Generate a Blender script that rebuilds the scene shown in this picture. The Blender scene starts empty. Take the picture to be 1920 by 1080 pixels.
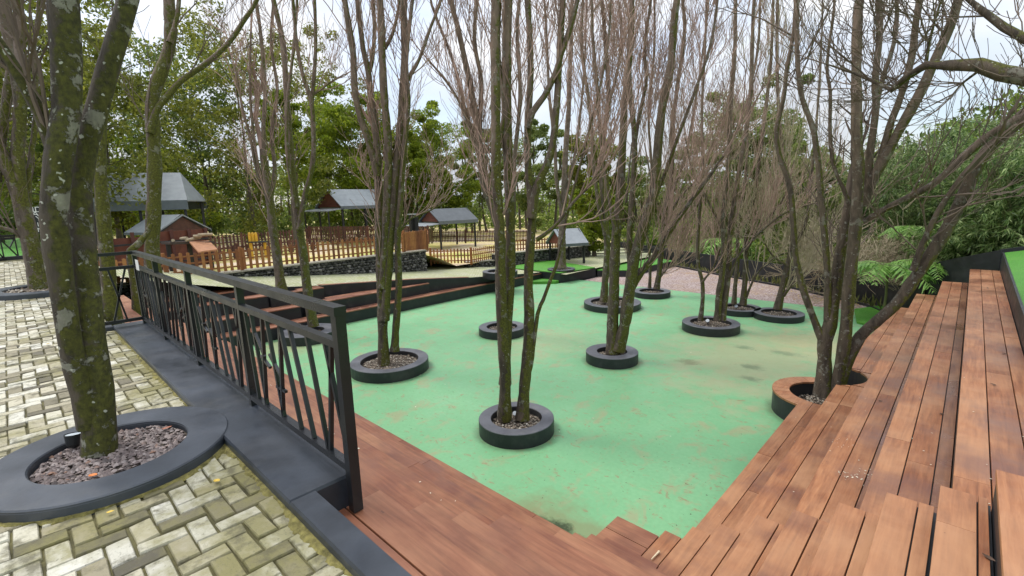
import bpy, math, random
import numpy as np
from mathutils import Matrix, Vector
R_ = math.radians
C = bpy.context.scene.collection
S = 1.3                      # metres per survey unit
H = 3.6                      # eye height above the green floor, survey units
rng = np.random.default_rng(7); random.seed(7)

# ------------------------------------------------------------------ camera
RW = np.array([[0.72477041, 0.10389909, -0.68111147],
               [0.68842119, -0.14938187, 0.70976146],
               [-0.02800213, -0.98330567, -0.17979389]])
FPX, CX, CY = 898., 960., 540.
cd = bpy.data.cameras.new('camera'); co = bpy.data.objects.new('camera', cd); C.objects.link(co)
cd.sensor_width = 36.; cd.lens = 36. * FPX / 1920.; cd.clip_start = .05; cd.clip_end = 2000
M = Matrix.Identity(4)
for i in range(3):
    M[i][0] = RW[i, 0]; M[i][1] = -RW[i, 1]; M[i][2] = -RW[i, 2]
M[2][3] = H * S
co.matrix_world = M
bpy.context.scene.camera = co

# ------------------------------------------------------------------ sky and sun
SUN_EL, SUN_AZ = 58., 250.    # azimuth measured clockwise from +Y
w = bpy.data.worlds.new('World'); bpy.context.scene.world = w; w.use_nodes = True
nt = w.node_tree; nt.nodes.clear(); N = nt.nodes.new; L = nt.links.new
sky = N('ShaderNodeTexSky'); sky.sky_type = 'NISHITA'; sky.sun_disc = False
sky.sun_elevation = R_(SUN_EL); sky.sun_rotation = R_(SUN_AZ); sky.air_density = 1.0; sky.dust_density = 1.5
b1 = N('ShaderNodeBackground'); b1.inputs[1].default_value = .12; L(sky.outputs[0], b1.inputs[0])
tc = N('ShaderNodeTexCoord'); mp = N('ShaderNodeMapping'); mp.inputs['Scale'].default_value = (1, 1, 2.2)
L(tc.outputs['Generated'], mp.inputs[0])
nz = N('ShaderNodeTexNoise'); nz.inputs['Scale'].default_value = 2.6; nz.inputs['Detail'].default_value = 7; nz.inputs['Roughness'].default_value = .55
L(mp.outputs[0], nz.inputs['Vector'])
cr_ = N('ShaderNodeValToRGB'); cr_.color_ramp.elements[0].position = .36; cr_.color_ramp.elements[1].position = .56
cr_.color_ramp.elements[0].color = (.45, .45, .45, 1)
L(nz.outputs['Fac'], cr_.inputs[0])
nz2 = N('ShaderNodeTexNoise'); nz2.inputs['Scale'].default_value = 4.5; nz2.inputs['Detail'].default_value = 6
L(mp.outputs[0], nz2.inputs['Vector'])
cc = N('ShaderNodeValToRGB'); cc.color_ramp.elements[0].position = .3; cc.color_ramp.elements[1].position = .7
cc.color_ramp.elements[0].color = (.68, .73, .82, 1); cc.color_ramp.elements[1].color = (.97, .98, 1.0, 1)
L(nz2.outputs['Fac'], cc.inputs[0])
b2 = N('ShaderNodeBackground'); L(cc.outputs[0], b2.inputs[0])
sz = N('ShaderNodeSeparateXYZ'); L(tc.outputs['Generated'], sz.inputs[0])
mz = N('ShaderNodeMath'); mz.operation = 'MULTIPLY_ADD'; mz.use_clamp = False; mz.inputs[1].default_value = .85; mz.inputs[2].default_value = .36; L(sz.outputs[2], mz.inputs[0])   # overcast: brighter overhead than at the skyline
m0 = N('ShaderNodeMath'); m0.operation = 'MAXIMUM'; m0.inputs[1].default_value = .3; L(mz.outputs[0], m0.inputs[0]); L(m0.outputs[0], b2.inputs[1])
mx = N('ShaderNodeMixShader'); L(cr_.outputs[0], mx.inputs[0]); L(b1.outputs[0], mx.inputs[1]); L(b2.outputs[0], mx.inputs[2])
wo = N('ShaderNodeOutputWorld'); L(mx.outputs[0], wo.inputs[0])
sd = bpy.data.lights.new('sun', 'SUN'); sd.energy = 1.0; sd.angle = R_(22); sd.color = (1, .96, .9)
so = bpy.data.objects.new('sun', sd); C.objects.link(so)
az = R_(SUN_AZ); el = R_(SUN_EL)
dv = Vector((math.sin(az) * math.cos(el), math.cos(az) * math.cos(el), math.sin(el)))
so.rotation_euler = dv.to_track_quat('Z', 'Y').to_euler()
sc = bpy.context.scene
sc.view_settings.view_transform = 'Standard'; sc.view_settings.look = 'None'; sc.view_settings.gamma = 1
sc.view_settings.exposure = 1.05
sc.render.engine = 'CYCLES'
sc.cycles.max_bounces = 6; sc.cycles.transparent_max_bounces = 6
sc.cycles.use_denoising = True

# ------------------------------------------------------------------ survey helpers
def ray(x, y): return RW @ np.array([x - CX, y - CY, FPX])
def at(x, y, z):
    d = ray(x, y); t = (z - H) / d[2]
    return np.array([d[0] * t, d[1] * t, z])
def on_plane(x, y, base):          # where the sight line meets the upright plane through base facing the viewpoint
    n = np.array([base[0], base[1]]); d = ray(x, y)
    t = n.dot(n) / n.dot(d[:2])
    return np.array([0, 0, H]) + d * t
def by_dist(x, y, dist):
    d = ray(x, y); t = dist / math.hypot(d[0], d[1])
    return np.array([0, 0, H]) + d * t
def pxsize(base):
    d = math.hypot(base[0], base[1]); f = RW[:2, 2] / np.linalg.norm(RW[:2, 2]); c = (base[0] * f[0] + base[1] * f[1]) / d
    return d * c * c / FPX

# ------------------------------------------------------------------ mesh helpers
class MB:
    def __init__(s): s.v = []; s.f = []; s.n = 0; s.tubes = {}; s.blocks = []
    def add(s, vs, fs):
        o = s.n; s.v.extend([tuple(map(float, p)) for p in vs]); s.f.extend([tuple(i + o for i in f) for f in fs]); s.n += len(vs); return s
    def box(s, x0, x1, y0, y1, z0, z1, b=0):
        if x0 > x1: x0, x1 = x1, x0
        if y0 > y1: y0, y1 = y1, y0
        if b <= 0:
            return s.add([(x0, y0, z0), (x1, y0, z0), (x1, y1, z0), (x0, y1, z0), (x0, y0, z1), (x1, y0, z1), (x1, y1, z1), (x0, y1, z1)],
                  [(3, 2, 1, 0), (4, 5, 6, 7), (0, 1, 5, 4), (1, 2, 6, 5), (2, 3, 7, 6), (3, 0, 4, 7)])
        return s.prism([(x0, y0), (x1, y0), (x1, y1), (x0, y1)], z0, z1, b)
    def prism(s, poly, z0, z1, b=0):          # polygon counter-clockwise; b chamfers the top rim
        n = len(poly); P = np.array(poly, float)
        z0 = z0 if hasattr(z0, '__len__') else [z0] * n; z1 = z1 if hasattr(z1, '__len__') else [z1] * n
        vs = [(p[0], p[1], z0[i]) for i, p in enumerate(P)]
        if b > 0:
            vs += [(p[0], p[1], z1[i] - b) for i, p in enumerate(P)]
            c = P.mean(0); I = []
            for i in range(n):
                e1 = P[i] - P[i - 1]; e2 = P[(i + 1) % n] - P[i]
                e1 /= np.linalg.norm(e1) + 1e-9; e2 /= np.linalg.norm(e2) + 1e-9
                n1 = np.array([-e1[1], e1[0]]); n2 = np.array([-e2[1], e2[0]])
                m = (n1 + n2); m /= max(.3, m.dot(m) / 2) * 2
                I.append(P[i] + m * b * 2 * .5 * 1.0)
            vs += [(p[0], p[1], z1[i]) for i, p in enumerate(I)]
            fs = [tuple(range(n - 1, -1, -1)), tuple(range(2 * n, 3 * n))]
            for k in (0, 1):
                fs += [(k * n + i, k * n + (i + 1) % n, (k + 1) * n + (i + 1) % n, (k + 1) * n + i) for i in range(n)]
        else:
            vs += [(p[0], p[1], z1[i]) for i, p in enumerate(P)]
            fs = [tuple(range(n - 1, -1, -1)), tuple(range(n, 2 * n))] + [(i, (i + 1) % n, n + (i + 1) % n, n + i) for i in range(n)]
        return s.add(vs, fs)
    def bar(s, a, b, w, h=None, up=(0, 0, 1)):
        a = np.array(a, float); b = np.array(b, float); h = h or w
        d = b - a; d /= np.linalg.norm(d); u = np.array(up, float)
        if abs(d.dot(u)) > .95: u = np.array([1., 0, 0]) if abs(d[0]) < .9 else np.array([0, 1., 0])
        x = np.cross(d, u); x /= np.linalg.norm(x); y = np.cross(x, d)
        vs = []
        for p in (a, b):
            for i, j in ((-1, -1), (1, -1), (1, 1), (-1, 1)): vs.append(p + x * w / 2 * i + y * h / 2 * j)
        return s.add(vs, [(0, 1, 2, 3), (7, 6, 5, 4), (0, 4, 5, 1), (1, 5, 6, 2), (2, 6, 7, 3), (3, 7, 4, 0)])
    def ring(s, cx, cy, ro, ri, z0, z1, n=64, bev=.012, a0=0, a1=2 * math.pi):
        prof = [(ri, z0), (ri, z1 - bev), (ri + bev, z1), (ro - bev, z1), (ro, z1 - bev), (ro, z0)]
        full = abs(a1 - a0 - 2 * math.pi) < 1e-6
        m = n if full else n + 1; vs = []; fs = []; k = len(prof)
        for i in range(m):
            t = a0 + (a1 - a0) * i / n
            for r, z in prof: vs.append((cx + r * math.cos(t), cy + r * math.sin(t), z))
        for i in range(n):
            j = (i + 1) % m
            for q in range(k - 1): fs.append((i * k + q, i * k + q + 1, j * k + q + 1, j * k + q))
        return s.add(vs, fs)
    def disc(s, cx, cy, r, z, n=40):
        return s.add([(cx + r * math.cos(i * 2 * math.pi / n), cy + r * math.sin(i * 2 * math.pi / n), z) for i in range(n)], [tuple(range(n))])
    def tube(s, pts, rad, sides=4):
        pts = np.asarray(pts, float); rad = np.asarray(rad, float)
        s.tubes.setdefault((len(pts), sides), []).append((pts, rad)); return s
    def raw(s, V, F): s.blocks.append((np.asarray(V, float), np.asarray(F, int))); return s
    def flush(s):
        for (n, k), L_ in s.tubes.items():
            P = np.stack([p for p, r in L_]); Rr = np.stack([r for p, r in L_]); T = len(L_)
            tg = np.gradient(P, axis=1); tg /= np.linalg.norm(tg, axis=2, keepdims=True) + 1e-9
            av = tg.mean(1); ref = np.where((np.abs(av[:, 0]) < .6)[:, None], np.array([[1., 0, 0]]), np.array([[0, 1., 0]]))
            u = np.cross(tg, ref[:, None, :]); u /= np.linalg.norm(u, axis=2, keepdims=True) + 1e-9
            v = np.cross(tg, u)
            an = np.arange(k) * 2 * np.pi / k
            V = P[:, :, None, :] + Rr[:, :, None, None] * (np.cos(an)[None, None, :, None] * u[:, :, None, :] + np.sin(an)[None, None, :, None] * v[:, :, None, :])
            V = V.reshape(-1, 3)
            i, j, q = np.meshgrid(np.arange(T), np.arange(n - 1), np.arange(k), indexing='ij')
            b = i * n * k
            F = np.stack([b + j * k + q, b + (j + 1) * k + q, b + (j + 1) * k + (q + 1) % k, b + j * k + (q + 1) % k], -1).reshape(-1, 4)
            s.blocks.append((V, F))
        s.tubes = {}
    def mesh(s, name, origin=(0, 0, 0), smooth=False):
        s.flush()
        me = bpy.data.meshes.new(name)
        Vs = [np.array(s.v, float).reshape(-1, 3)] + [b[0] for b in s.blocks]
        off = len(s.v); lt = [len(f) for f in s.f]; lp = [i for f in s.f for i in f]
        lps = [np.array(lp, int)]; lts = [np.array(lt, int)]
        for V, F in s.blocks:
            lps.append((F + off).reshape(-1)); lts.append(np.full(len(F), F.shape[1])); off += len(V)
        V = (np.concatenate(Vs) - np.array(origin)) * S
        lp = np.concatenate(lps).astype(np.int32); lt = np.concatenate(lts).astype(np.int32)
        me.vertices.add(len(V)); me.vertices.foreach_set('co', V.astype(np.float32).ravel())
        me.loops.add(len(lp)); me.loops.foreach_set('vertex_index', lp)
        me.polygons.add(len(lt)); st = np.concatenate([[0], np.cumsum(lt)[:-1]]).astype(np.int32)
        me.polygons.foreach_set('loop_start', st); me.polygons.foreach_set('loop_total', lt)
        me.polygons.foreach_set('use_smooth', np.full(len(lt), smooth))
        me.update(calc_edges=True); me.validate(); return me
    def build(s, name, mat, parent=None, smooth=False, origin=None):
        org = np.array(parent['_o']) if parent is not None and '_o' in parent else np.array(origin if origin is not None else (0, 0, 0))
        me = s.mesh(name, org, smooth); o = bpy.data.objects.new(name, me); C.objects.link(o)
        me.materials.append(mat)
        if parent is not None:
            o.parent = parent; o['_o'] = [float(x) for x in org]
            if parent.type == 'MESH': pass
        else: o.location = Vector(org * S); o['_o'] = [float(x) for x in org]
        return o
def tag(o, label=None, cat=None, group=None, kind=None):
    if label: o['label'] = label
    if cat: o['category'] = cat
    if group: o['group'] = group
    if kind: o['kind'] = kind
    return o
def thing(name, loc, label, cat, group=None):
    o = bpy.data.objects.new(name, None); C.objects.link(o); o.empty_display_size = .1
    o.location = Vector(np.array(loc, float) * S); o['_o'] = [float(x) for x in loc]
    return tag(o, label, cat, group)
def copy_tree(o, loc=None, parent=None, rz=0):
    c = o.copy(); C.objects.link(c)
    if parent is not None: c.parent = parent
    if loc is not None: c.location = Vector(np.array(loc, float) * S); c.rotation_euler = (0, 0, rz); c['_o'] = [float(x) for x in loc]
    for ch in list(o.children): copy_tree(ch, None, c)
    return c

# ------------------------------------------------------------------ materials
def mat(name):
    m = bpy.data.materials.new(name); m.use_nodes = True; t = m.node_tree; t.nodes.clear()
    o = t.nodes.new('ShaderNodeOutputMaterial'); p = t.nodes.new('ShaderNodeBsdfPrincipled'); t.links.new(p.outputs[0], o.inputs[0])
    return m, t, p
class NB:
    def __init__(s, t): s.t = t
    def n(s, ty, **kw):
        x = s.t.nodes.new(ty)
        for k, v in kw.items():
            if k in x.inputs: x.inputs[k].default_value = v
            else: setattr(x, k, v)
        return x
    def l(s, a, b): s.t.links.new(a, b)
    def coord(s, scale=(1, 1, 1), out='Object'):
        c = s.n('ShaderNodeTexCoord'); m = s.n('ShaderNodeMapping'); m.inputs['Scale'].default_value = scale
        s.l(c.outputs[out], m.inputs[0]); return m.outputs[0]
    def noise(s, vec, scale, detail=5, rough=.55, dist=0):
        x = s.n('ShaderNodeTexNoise', Scale=scale, Detail=detail, Roughness=rough, Distortion=dist)
        if vec is not None: s.l(vec, x.inputs['Vector'])
        return x.outputs['Fac']
    def ramp(s, fac, stops, interp='LINEAR'):
        x = s.n('ShaderNodeValToRGB'); e = x.color_ramp.elements; x.color_ramp.interpolation = interp
        while len(e) < len(stops): e.new(.5)
        for i, (p, c) in enumerate(stops):
            e[i].position = p; e[i].color = (c, c, c, 1) if not hasattr(c, '__len__') else (*c, 1)
        s.l(fac, x.inputs[0]); return x.outputs[0]
    def mix(s, fac, a, b, mode='MIX'):
        x = s.n('ShaderNodeMix', data_type='RGBA', blend_type=mode)
        for v, i in ((fac, 0), (a, 6), (b, 7)):
            if hasattr(v, 'is_linked') or hasattr(v, 'links'): s.l(v, x.inputs[i])
            elif i == 0: x.inputs[0].default_value = v
            else: x.inputs[i].default_value = (*v, 1)
        return x.outputs[2]
    def math(s, op, a, b=0.):
        x = s.n('ShaderNodeMath', operation=op)
        for v, i in ((a, 0), (b, 1)):
            if hasattr(v, 'links'): s.l(v, x.inputs[i])
            else: x.inputs[i].default_value = v
        return x.outputs[0]
    def bump(s, h, p, strength=.3, dist=.02):
        x = s.n('ShaderNodeBump', Strength=strength, Distance=dist); s.l(h, x.inputs['Height']); s.l(x.outputs[0], p.inputs['Normal'])
    def island(s): return s.n('ShaderNodeNewGeometry').outputs['Random Per Island']
def m_green():
    m, t, p = mat('green_coating'); b = NB(t); v = b.coord()
    base = b.ramp(b.noise(v, .5, 4), [(.3, (.155, .375, .178)), (.7, (.21, .44, .222))])
    fine = b.noise(v, 14, 6)
    base = b.mix(b.ramp(fine, [(.35, .4), (.65, 0.)]), base, (.13, .33, .155))
    # scattered brown scuffs, stretched
    st = b.ramp(b.noise(b.coord((1.3, .9, 1)), 1.5, 7, .68, .6), [(.535, 0.), (.64, .65)])
    base = b.mix(st, base, (.32, .28, .155))
    st2 = b.ramp(b.noise(b.coord((.9, 1.6, 1)), 4.6, 9, .72, 1.1), [(.585, 0.), (.63, .75)])
    base = b.mix(st2, base, (.27, .18, .095))
    # broad dirty film toward the far right corner and near the steps (dried puddles)
    def patch(cx, cy, rx, ry, seed, amt, col, base):
        c = b.n('ShaderNodeTexCoord'); mp = b.n('ShaderNodeMapping'); mp.vector_type = 'POINT'
        mp.inputs['Location'].default_value = (-cx * S / (rx * S), -cy * S / (ry * S), 0); mp.inputs['Scale'].default_value = (1 / (rx * S), 1 / (ry * S), 0)
        b.l(c.outputs['Object'], mp.inputs[0])
        ln = b.n('ShaderNodeVectorMath', operation='LENGTH'); b.l(mp.outputs[0], ln.inputs[0])
        d = b.math('ADD', ln.outputs['Value'], b.math('MULTIPLY', b.math('SUBTRACT', b.noise(v, 1.1 + seed * .3, 6, .65), .5), 2.2))
        return b.mix(b.ramp(d, [(.35, amt), (1.0, 0.)]), base, col)
    base = patch(-3.2, 11.0, 2.4, 3.4, 1, .8, (.33, .35, .20), base)
    base = patch(-2.3, 13.2, 1.4, 1.7, 3, .7, (.40, .37, .20), base)
    base = patch(-2.9, 3.75, 1.1, .55, 2, .75, (.20, .22, .10), base)
    base = patch(-7.6, 9.0, 1.5, 2.0, 4, .5, (.32, .36, .19), base)
    base = patch(-12.6, 4.6, 1.2, 1.2, 5, .8, (.27, .30, .15), base)
    base = patch(-2.98, 3.72, .38, .17, 14, .95, (.025, .04, .012), base)
    base = patch(-2.62, 3.66, .24, .11, 16, .9, (.03, .045, .012), base)
    base = patch(-3.05, 10.4, .30, .22, 14, .6, (.10, .14, .08), base); base = patch(-2.85, 9.7, .26, .16, 16, .6, (.10, .14, .08), base)
    base = patch(-3.6, 11.7, .25, .2, 15, .55, (.08, .15, .08), base); base = patch(-2.75, 11.8, .4, .2, 14, .5, (.09, .15, .08), base)
    base = patch(-4.2, 9.9, .3, .25, 14, .55, (.13, .13, .06), base)
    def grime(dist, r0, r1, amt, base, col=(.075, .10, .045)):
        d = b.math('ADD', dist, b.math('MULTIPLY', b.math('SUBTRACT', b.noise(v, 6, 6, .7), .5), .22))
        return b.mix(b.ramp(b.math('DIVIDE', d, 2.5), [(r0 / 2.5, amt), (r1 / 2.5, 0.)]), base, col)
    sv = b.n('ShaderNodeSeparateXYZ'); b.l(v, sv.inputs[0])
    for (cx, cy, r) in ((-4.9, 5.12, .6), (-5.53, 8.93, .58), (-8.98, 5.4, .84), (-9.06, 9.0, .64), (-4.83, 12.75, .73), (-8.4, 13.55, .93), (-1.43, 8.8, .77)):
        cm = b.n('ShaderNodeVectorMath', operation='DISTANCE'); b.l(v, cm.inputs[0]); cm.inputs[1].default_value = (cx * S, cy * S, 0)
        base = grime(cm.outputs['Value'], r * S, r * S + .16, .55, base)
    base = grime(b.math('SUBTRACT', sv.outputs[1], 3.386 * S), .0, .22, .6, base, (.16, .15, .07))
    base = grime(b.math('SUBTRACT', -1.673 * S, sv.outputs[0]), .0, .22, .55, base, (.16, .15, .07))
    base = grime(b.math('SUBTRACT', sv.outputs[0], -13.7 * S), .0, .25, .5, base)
    sp = b.ramp(b.noise(v, 13, 3, .5), [(.695, 0.), (.72, .9)])
    base = b.mix(sp, base, (.06, .07, .03))
    b.l(base, p.inputs['Base Color'])
    b.l(b.ramp(b.noise(v, 2.2, 5), [(.3, .38), (.7, .62)]), p.inputs['Roughness'])
    p.inputs['Specular IOR Level'].default_value = .4
    b.bump(b.noise(v, 60, 4), p, .12, .01); return m
def m_wood(name, axis, dark=(.105, .038, .019), mid=(.215, .088, .042), light=(.35, .17, .08), worn=.5, rough=(.30, .6)):
    m, t, p = mat(name); b = NB(t)
    sc_ = (1.2, 16, 16) if axis == 'x' else (16, 1.2, 16)
    r = b.island()
    cv = b.n('ShaderNodeTexCoord'); ad = b.n('ShaderNodeVectorMath', operation='ADD'); cm = b.n('ShaderNodeCombineXYZ')
    b.l(b.math('MULTIPLY', r, 37.), cm.inputs[0]); b.l(b.math('MULTIPLY', r, 91.), cm.inputs[1])
    b.l(cv.outputs['Object'], ad.inputs[0]); b.l(cm.outputs[0], ad.inputs[1])
    mp = b.n('ShaderNodeMapping'); mp.inputs['Scale'].default_value = sc_; b.l(ad.outputs[0], mp.inputs[0])
    gr = b.noise(mp.outputs[0], 1.6, 7, .62, .4)
    base = b.ramp(gr, [(.2, dark), (.5, mid), (.8, light)])
    tint = b.ramp(r, [(0, (.68, .62, .60)), (.25, (.90, .81, .75)), (.5, (1.02, .95, .88)), (.75, (1.14, 1.08, 1.02)), (1, (.84, .70, .60))])
    base = b.mix(1., base, tint, 'MULTIPLY')
    big = b.noise(ad.outputs[0], 1.1, 6, .6, .3)
    base = b.mix(b.ramp(big, [(.40, 0.), (.66, worn)]), base, (.46, .245, .125))
    wet = b.noise(cv.outputs['Object'], .9, 5, .6)
    base = b.mix(b.ramp(wet, [(.50, 0.), (.64, .55)]), base, (.13, .052, .038))
    sp = b.ramp(b.noise(cv.outputs['Object'], 16, 3), [(.74, 0.), (.79, .7)])
    base = b.mix(sp, base, (.05, .025, .02))
    b.l(base, p.inputs['Base Color'])
    b.l(b.ramp(wet, [(.4, rough[1]), (.66, rough[0])]), p.inputs['Roughness'])
    b.bump(gr, p, .18, .006); return m
def m_dark(name, col=(.022, .024, .028), rough=.5, var=.5, dust=.25, dustcol=(.16, .15, .13)):
    m, t, p = mat(name); b = NB(t); v = b.coord()
    n1 = b.noise(v, 2.2, 6, .6)
    base = b.ramp(n1, [(.3, tuple(c * (1 - var * .5) for c in col)), (.7, tuple(c * (1 + var) for c in col))])
    base = b.mix(b.ramp(b.noise(v, 1.3, 8, .7), [(.55, 0.), (.75, dust)]), base, dustcol)
    b.l(base, p.inputs['Base Color'])
    b.l(b.ramp(b.noise(v, 4, 4), [(.3, rough - .1), (.7, rough + .1)]), p.inputs['Roughness'])
    b.bump(b.noise(v, 45, 5), p, .12, .006); return m
def m_plain(name, col, rough=.5, var=.25, scale=6., bump=.0, metal=0.):
    m, t, p = mat(name); b = NB(t); v = b.coord()
    n = b.noise(v, scale, 6, .6)
    b.l(b.ramp(n, [(.25, tuple(c * (1 - var) for c in col)), (.75, tuple(min(1, c * (1 + var)) for c in col))]), p.inputs['Base Color'])
    p.inputs['Roughness'].default_value = rough; p.inputs['Metallic'].default_value = metal
    if bump: b.bump(n, p, bump, .03)
    return m
def m_island(name, stops, rough=.7, nscale=9., nmix=.4, ncol=(.1, .1, .06), bump=.2, lo=.5, hi=.7):
    m, t, p = mat(name); b = NB(t); v = b.coord()
    base = b.ramp(b.island(), stops)
    base = b.mix(b.ramp(b.noise(v, nscale, 6, .62), [(lo, 0.), (hi, nmix)]), base, ncol)
    b.l(base, p.inputs['Base Color']); p.inputs['Roughness'].default_value = rough
    if bump: b.bump(b.noise(v, 30, 5), p, bump, .01)
    return m
def m_paver():
    m, t, p = mat('mossy_paver'); b = NB(t); v = b.coord(); r = b.island()
    base = b.ramp(r, [(0, (.09, .08, .055)), (.12, (.17, .15, .10)), (.26, (.31, .275, .18)), (.45, (.47, .43, .31)), (.65, (.56, .53, .41)), (.88, (.64, .62, .53)), (1, (.38, .355, .27))])
    sy = b.n('ShaderNodeSeparateXYZ'); b.l(v, sy.inputs[0])
    near = b.ramp(b.math('DIVIDE', sy.outputs[1], S), [(.30, 0.), (.62, .20)])     # moss is thickest along the kerb
    moss = b.ramp(b.math('ADD', near, b.math('ADD', b.noise(v, 1.5, 5, .6), b.math('MULTIPLY', b.noise(v, 13, 5, .65), .45))), [(.70, 0.), (.92, .8)])
    base = b.mix(moss, base, (.215, .195, .065))
    dirt = b.ramp(b.noise(v, 9, 7, .7), [(.50, 0.), (.64, .75)])
    base = b.mix(dirt, base, (.10, .09, .05))
    sp = b.ramp(b.noise(v, 75, 3), [(.6, 0.), (.72, .5)])
    base = b.mix(sp, base, (.1, .1, .06))
    b.l(base, p.inputs['Base Color']); p.inputs['Roughness'].default_value = .75
    b.bump(b.noise(v, 42, 7, .75), p, .7, .012); return m
def m_bark(name, moss=.6, bark=((.020, .014, .009), (.15, .112, .076)), lichen=.5, mossc=(.078, .080, .006), hi=(3.6, 7.5), pale=((.085, .058, .041), (.29, .205, .15))):
    m, t, p = mat(name); b = NB(t); v = b.coord((1, 1, .3)); v1 = b.coord()
    c = b.n('ShaderNodeTexCoord'); s3 = b.n('ShaderNodeSeparateXYZ'); b.l(c.outputs['Object'], s3.inputs[0])
    n = b.noise(v, 8, 8, .7, .6)
    ht = b.ramp(b.math('DIVIDE', b.math('ADD', s3.outputs[2], b.math('MULTIPLY', b.math('SUBTRACT', b.noise(v1, .8, 4), .5), 4.)), 10.), [(hi[0] / 10, 0.), (hi[1] / 10, 1.)])   # limbs get paler and cleaner with height
    base = b.mix(ht, b.ramp(n, [(.3, bark[0]), (.72, bark[1])]), b.ramp(n, [(.3, pale[0]), (.7, pale[1])]))
    g = b.n('ShaderNodeNewGeometry'); sx = b.n('ShaderNodeSeparateXYZ'); b.l(g.outputs['Normal'], sx.inputs[0])
    side = b.math('ADD', b.math('MULTIPLY', sx.outputs[0], .26), b.math('MULTIPLY', sx.outputs[1], .12))
    mm = b.math('ADD', b.math('ADD', b.noise(b.coord((1, 1, .6)), 1.7, 6, .62), side), b.math('MULTIPLY', b.math('SUBTRACT', b.noise(v1, 9, 6, .65), .5), .8))
    mm = b.math('SUBTRACT', mm, b.math('MULTIPLY', ht, .20))
    mc = b.ramp(b.noise(v1, 30, 6, .65), [(.3, tuple(q * .35 for q in mossc)), (.72, tuple(q * 1.9 for q in mossc))])
    base = b.mix(b.ramp(mm, [(.74 - moss * .42, 0.), (.84 - moss * .42, .95)]), base, mc)
    l = b.ramp(b.noise(v1, 5.5, 7, .68, .3), [(.60 - .05 * lichen, 0.), (.625 - .05 * lichen, lichen * .85)])
    base = b.mix(l, base, b.mix(b.noise(v1, 30, 4), (.16, .15, .115), (.40, .39, .32)))
    l2 = b.ramp(b.noise(v1, 19, 2, .5), [(.685, 0.), (.71, lichen)])
    base = b.mix(l2, base, (.50, .50, .42))
    b.l(base, p.inputs['Base Color']); p.inputs['Roughness'].default_value = .85
    b.bump(b.math('ADD', n, b.math('MULTIPLY', l, .35)), p, .9, .04); return m
def m_leaf(name, stops, trans=.55, rough=.5, ns=.8):
    m, t, p = mat(name); b = NB(t)
    base = b.ramp(b.island(), stops)
    base = b.mix(1., base, b.ramp(b.noise(b.coord(), ns, 3), [(.3, (.62, .66, .6)), (.7, (1.25, 1.2, 1.1))]), 'MULTIPLY')
    b.l(base, p.inputs['Base Color']); p.inputs['Roughness'].default_value = rough
    p.inputs['Specular IOR Level'].default_value = .35
    tr = b.n('ShaderNodeBsdfTranslucent'); b.l(base, tr.inputs['Color']); mx_ = b.n('ShaderNodeMixShader'); mx_.inputs[0].default_value = trans
    o = [x for x in t.nodes if x.type == 'OUTPUT_MATERIAL'][0]
    b.l(p.outputs[0], mx_.inputs[1]); b.l(tr.outputs[0], mx_.inputs[2]); b.l(mx_.outputs[0], o.inputs[0]); return m
def m_turf():
    m, t, p = mat('artificial_turf'); b = NB(t); v = b.coord()
    base = b.ramp(b.noise(v, 60, 5, .7), [(.3, (.03, .16, .008)), (.7, (.10, .36, .025))])
    base = b.mix(b.ramp(b.noise(v, 1.5, 4), [(.4, 0.), (.7, .4)]), base, (.12, .33, .03))
    b.l(base, p.inputs['Base Color']); p.inputs['Roughness'].default_value = .6; b.bump(b.noise(v, 90, 4), p, .8, .03); return m
G_ = m_green()
WX = m_wood('reddish_deck_board', 'x', (.10, .036, .02), (.215, .086, .046), (.33, .15, .085), worn=.35)
WY = m_wood('weathered_deck_board', 'y', (.12, .042, .018), (.275, .113, .048), (.42, .20, .09), worn=.6)
WYD = m_wood('damp_shaded_deck_board', 'y', (.06, .024, .014), (.15, .064, .034), (.25, .12, .062), worn=.35, rough=(.20, .42))  # damp back boards, with shade of the riser behind painted into the colour
BLK = m_dark('black_paint', (.014, .0155, .018)); KERB = m_dark('slate_paint', (.031, .037, .047), .40, .8, .45, (.12, .118, .11))
RINGT = m_dark('sky_lit_weathered_paint', (.075, .077, .088), .45, .45, .5, (.22, .21, .2))  # rim paler than ring sides: sky sheen put into the colour, with weathering
RAILM = m_dark('black_railing_metal', (.011, .012, .014), .33, .5, .12)
PAV = m_paver()
JOINT = m_plain('mossy_joint', (.10, .09, .035), .9, .8, 7, .5)
FARPAV = None
BARK = m_bark('mossy_bark', .52); BARK2 = m_bark('greener_bark', .68, lichen=.55); BARK3 = m_bark('pale_bark', .25, ((.05, .036, .026), (.20, .155, .118)), .45)
BIGB = m_bark('lichen_bark', .40, ((.015, .011, .007), (.125, .098, .07)), .9, hi=(4, 9), mossc=(.058, .058, .006))
TWIG = m_plain('twig_bark', (.36, .24, .19), .85, .5, 1.2)
TWIGD = m_plain('dark_twig_bark', (.15, .11, .085), .85, .5, 1.2)
TWIGB = m_plain('brown_twig_bark', (.40, .33, .225), .85, .45, 1.5)
PEB = m_island('grey_pebble', [(0, (.07, .055, .05)), (.35, (.17, .13, .12)), (.7, (.25, .20, .18)), (.93, (.33, .28, .26)), (1, (.25, .13, .08))], .6, 20, .4, (.06, .05, .045), .2)
PEBL = m_island('tan_pebble', [(0, (.13, .09, .06)), (.4, (.25, .2, .15)), (.8, (.36, .31, .24)), (1, (.5, .47, .4))], .75, 20, .4, (.12, .1, .06), .2)
PICK = m_island('stained_picket', [(0, (.16, .055, .02)), (.5, (.28, .105, .032)), (1, (.38, .17, .05))], .6, 6, .4, (.09, .035, .02), .15)
PICKD = m_island('dark_picket', [(0, (.055, .022, .016)), (.5, (.10, .04, .026)), (1, (.15, .06, .035))], .65, 6, .4, (.05, .02, .015), .15)
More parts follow.
